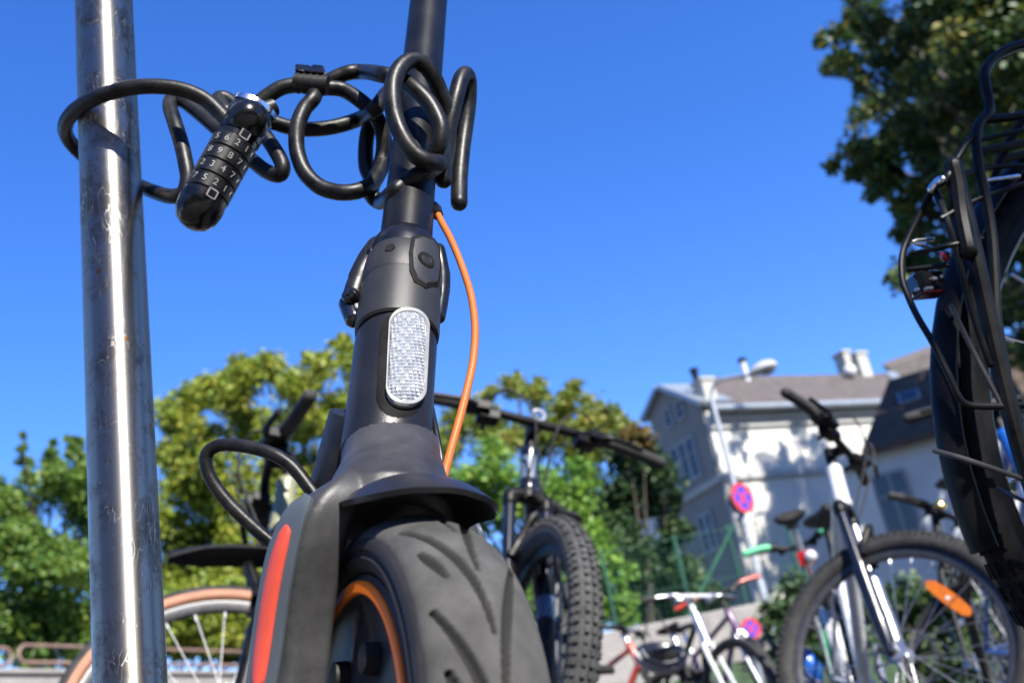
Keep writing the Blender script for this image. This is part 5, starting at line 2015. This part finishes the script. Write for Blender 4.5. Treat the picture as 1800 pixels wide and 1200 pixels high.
# city bike at the right edge: the rear wheel is nearest, bike heading away to the right
def build_city_bike():
    hd, lean = R_(14), -.09
    rx, ry = .692, 1.055
    wb = 1.10
    fx, fy = rx + wb * math.cos(hd), ry + wb * math.sin(hd)
    T = bicycle('black city bike with rear carrier and mudguard close at the right edge', fx, fy, hd, lean, .15, R=.352, tw=.032, wb=wb, a2c=.40, htl=.16, barw=.6, rise=.08,
                frame='black_paint', fork='black_paint', tyre='tyre_black', rim='black_paint', fender=True, bare=True, rimd=.009, knobs=.0024, seat_h=.98, group=G, zoff=-.055)
    BH = T.dim['BH']
    X, Y, Z = V((1, 0, 0)), V((0, 1, 0)), V((0, 0, 1))
    R = .352
    mw = T.dim['mw']
    inv = mw.to_3x3().inverted()

    def L(px, py, y):
        """local point in the plane y = const that is seen at this pixel"""
        o = mw.inverted() @ CAMP
        d = inv @ ray(px, py)
        return o + d * ((y - o.y) / d.y)
    n_ = -.062

    def run(mb, pts, r, seg=10, n=5):
        mb.tube(smooth_path([L(*q) for q in pts], n), r, seg, round_end=True)
    # carrier: side hoop with its strut down to the axle, platform rails and rear bumper loop
    m = MB()
    run(m, [(1880, 62, n_), (1800, 78, n_), (1757, 95, n_), (1733, 122, n_), (1733, 150, n_), (1739, 178, n_), (1737, 200, n_), (1722, 218, n_), (1716, 245, n_), (1722, 300, n_), (1733, 350, n_), (1743, 410, n_), (1748, 480, n_), (1752, 560, n_), (1768, 660, n_), (1792, 800, n_), (1830, 900, n_)], .0048)
    q0 = L(1880, 62, n_)
    m.tube(smooth_path([q0, q0 + V((.07, .01, .012)), V((T.dim['st_top'].x - .06, -.03, q0.z - .01)), V((T.dim['st_top'].x - .01, -.015, q0.z - .06))], 5), .0048, 10, round_end=True)
    run(m, [(1728, 212, n_), (1700, 252, n_), (1676, 290, n_), (1662, 318, n_), (1640, 335, n_ + .02), (1618, 375, n_ + .03), (1597, 418, n_ + .035), (1586, 450, n_ + .035), (1586, 490, n_ + .03), (1596, 520, n_ + .025), (1613, 557, n_ + .015), (1640, 603, n_ + .005), (1668, 660, n_), (1692, 706, n_), (1730, 714, n_), (1800, 712, n_)], .0030)
    run(m, [(1728, 212, n_), (1790, 204, n_), (1880, 186, n_)], .0040)
    q0 = L(1878, 186, n_)
    m.tube([q0, V((T.dim['st_top'].x - .02, -.02, q0.z + .02))], .0040, 8)
    for q0 in (L(1878, 236, n_ + .03), L(1878, 250, n_ + .05)):
        m.tube([q0, V((T.dim['st_top'].x - .03, q0.y, q0.z + .03))], .0042, 8)
    run(m, [(1645, 335, n_ + .02), (1664, 385, n_), (1684, 450, n_), (1706, 540, n_), (1740, 640, n_)], .0030)
    run(m, [(1690, 345, n_), (1712, 440, n_), (1738, 560, n_), (1768, 690, n_), (1797, 800, n_), (1850, 960, n_)], .0078)
    run(m, [(1676, 292, n_), (1684, 330, n_), (1690, 380, n_), (1702, 440, n_ - .004)], .0085)
    run(m, [(1800, 206, n_ + .03), (1770, 258, n_ + .04), (1745, 320, n_ + .05)], .0040)
    for pts in ([(1655, 384, n_), (1716, 352, n_), (1800, 322, n_)], [(1604, 446, n_ + .03), (1668, 432, n_), (1726, 420, n_)], [(1716, 248, n_), (1800, 228, n_)], [(1662, 320, n_), (1730, 296, n_ + .02), (1800, 290, n_ + .03)], [(1598, 474, n_ + .028), (1664, 466, n_ + .01)], [(1690, 300, n_), (1702, 352, n_), (1712, 410, n_), (1728, 470, n_), (1744, 540, n_)]):
        run(m, pts, .0024, 8)
    cr = T.part('carrier', m, 'black_paint')
    m = MB()
    run(m, [(1728, 266, n_ + .03), (1800, 252, n_ + .03), (1880, 236, n_ + .03)], .0042)
    run(m, [(1756, 284, n_ + .05), (1800, 271, n_ + .05), (1880, 250, n_ + .05)], .0042)
    T.part('platform_rods', m, 'rubber', cr)
    for pts, r_ in (([(1732, 318, n_), (1762, 314, n_), (1790, 310, n_)], .0022), ([(1640, 420, n_ + .03), (1604, 425, n_ + .03), (1638, 436, n_ + .03)], .0018), ([(1638, 332, n_ + .015), (1648, 320, n_ + .01), (1656, 316, n_)], .0040)):
        m = MB()
        run(m, pts, r_, n=3)
        T.part('cross_rod', m, 'chrome', cr)
    m = MB()
    a, b = L(1603, 500, n_ + .03), L(1652, 496, n_ + .03)
    dv = (b - a) / 2
    up = V((0, 0, 1))
    yv = V((0, 1, 0))
    m.box((a + b) / 2, dv * .98, yv * .012, up * .0105, .004)
    tl = T.part('tail_light', m, 'gloss_black', cr)
    m = MB()
    m.box((a + b) / 2 - up * .0105, dv * .88, yv * .009, up * .0018, .001)
    T.part('lens', m, 'dark_red_lens', tl)
    m = MB()
    c_ = L(1662, 450, n_ + .02)
    m.ball(c_, .0048, 12, 8)
    T.part('side_lens', m, 'red_lens', cr)
    for k, (px, py, w) in enumerate(((1632, 507, .004), (1612, 509, .002), (1642, 490, .0025), (1655, 486, .002))):  # small silver boxes put in as white glints on the tail light
        m = MB()
        m.box(L(px, py, n_ + .0165), dv.normalized() * w, yv * .0018, up * .0016, .0006)
        T.part('glint_chip', m, 'silver', tl)
    # mudguard stays
    m = MB()
    run(m, [(1672, 538, n_), (1712, 620, n_), (1757, 706, n_), (1800, 790, n_)], .0021, 8)
    run(m, [(1643, 792, n_ + .02), (1700, 808, n_), (1800, 842, n_), (1880, 868, n_)], .0022, 8)
    run(m, [(1755, 858, n_ + .03), (1800, 880, n_ + .01), (1880, 915, n_)], .0018, 8)
    T.part('fender_stay', m, 'dark_alloy')
    return T


bikeD = build_city_bike()


def small_bike(label, px, py, Y, hd, lean, steer, **kw):
    """far bike: its handlebar clamp is seen near this pixel at forward distance Y"""
    q = atY(px, py, Y)
    hd = R_(hd)
    bx = -.25                                  # bar clamp behind the front hub
    return bicycle(label, q.x - math.cos(hd) * bx, q.y - math.sin(hd) * bx, hd, R_(lean), R_(steer), detail=1, **kw)


bikeE = small_bike('white fork bike with white handlebar in front of the concrete wall', 1232, 1058, 6.3, -80, -3, 20, R=.35, tw=.035, a2c=.40, htl=.17, barup=.09, barw=.62, rise=.01, frame='black_paint', headtube='silver', fork='white_paint', bar='white_paint', group=G, zoff=0)
bikeF = small_bike('dark purple bike with orange handlebar grips behind the white handlebar', 1268, 1018, 7.6, -60, 0, -30, R=.35, tw=.04, a2c=.44, htl=.15, barup=.12, barw=.62, rise=.03, frame='purple', fork='silver', grip='red_paint', group=G, zoff=.12)
bikeG = small_bike('red headed bike with silver handlebar beside the fat knobbly tyre', 1092, 1090, 7.0, -40, 3, 10, R=.34, tw=.035, a2c=.40, htl=.17, barup=.07, barw=.5, rise=.01, frame='red_paint', headtube='red_paint', fork='black_paint', bar='silver', group=G, zoff=0)
bikeH = small_bike('green framed bike with mint grips and red tail light beside the lamp post', 1405, 880, 5.4, 78, 4, 0, R=.34, tw=.04, a2c=.42, htl=.15, barup=.12, barw=.5, rise=.05, frame='green_paint', fork='white_paint', grip='mint', fender=True, fender_mat='white_paint', group=G, seat_h=.98, zoff=0)
bikeI = small_bike('blue framed bike half hidden behind the black city bike at right edge', 1812, 875, 3.1, -96, 0, 8, R=.34, tw=.04, a2c=.42, htl=.16, barup=.08, barw=.5, rise=.02, frame='blue_paint', fork='silver', group=G, zoff=-.05)
bikeJ = small_bike('dark bike with brass bell beside the black city bike', 1640, 912, 4.6, -125, 0, 70, R=.34, tw=.04, a2c=.40, htl=.15, barup=.08, barw=.5, rise=.02, frame='black_paint', fork='black_paint', group=G, zoff=-.05)
m = MB()
d = bikeJ.dim
q = d['st'](d['P'][12] + V((0, 0, .02)))
m.ball(q, .03, 16, 8, lo=-.3)
bikeJ.part('bell', m, 'brass')
m = MB()
d = bikeH.dim
q = V((d['BH'].x - .1, 0, .80))
m.box(q, V((.02, 0, 0)), V((0, .035, 0)), V((0, 0, .03)), .006)
m.cyl(q + V((.02, 0, 0)), V((d['st_top'].x, 0, d['st_top'].z + .02)), .008, 8)
tl = bikeH.part('tail_light', m, 'red_lens')
m = MB()
m.ball(q + V((-.02, -.02, 0)), .026, 12, 8)
bikeH.part('lens', m, 'white_paint', tl)


# helmet hung on the red bike and a blue ball bag hung on the white bike's frame
def helmet(name, label, c, axx, ayy, w, shell, stripe, cat):
    T = Thing(name, label, cat, c)
    m = MB()
    up = axx.cross(ayy).normalized()
    m.ball(c, 1, 24, 12, axx * w, ayy * w * .8, up * w * .68, lo=-.25)
    sh = T.part('shell', m, shell)
    for k in range(-2, 3):
        m = MB()
        R_l = []
        for i in range(15):
            a = R_(8 + 164 * i / 14)
            off = k * .30
            q = math.sqrt(max(.05, 1 - off * off))
            e = axx * math.cos(a) * w * q + up * math.sin(a) * w * .68 * q + ayy * w * .8 * off
            e1 = e * 1.035
            R_l.append([c + e * .98 - ayy * w * .045, c + e1 - ayy * w * .04, c + e1 + ayy * w * .04, c + e * .98 + ayy * w * .045])
        m.rings(R_l)
        T.part('stripe', m, stripe, sh)
    m = MB()
    m.tube(smooth_path([c + axx * w * .8, c + axx * w * .4 + Zv * w * 1.2, c + Zv * w * 1.9, c - axx * w * .3 + Zv * w * 1.2, c - axx * w * .7], 5), .006, 6)
    T.part('strap', m, 'rubber', sh)


helmet('helmet', 'black bike helmet with pale stripes hanging beside the red headed bike', atY(1162, 1150, 6.6), V((.95, 0, -.25)).normalized(), V((.15, -.9, .3)).normalized(), .15, 'helmet_shell', 'stripe', 'helmet')
helmet('helmet', 'blue and white striped helmet seen through the knobbly side on wheel', atY(1416, 1172, 4.9), V((.2, -.1, -.95)).normalized(), V((.5, -.85, .1)).normalized(), .095, 'blue_paint', 'stripe', 'helmet')
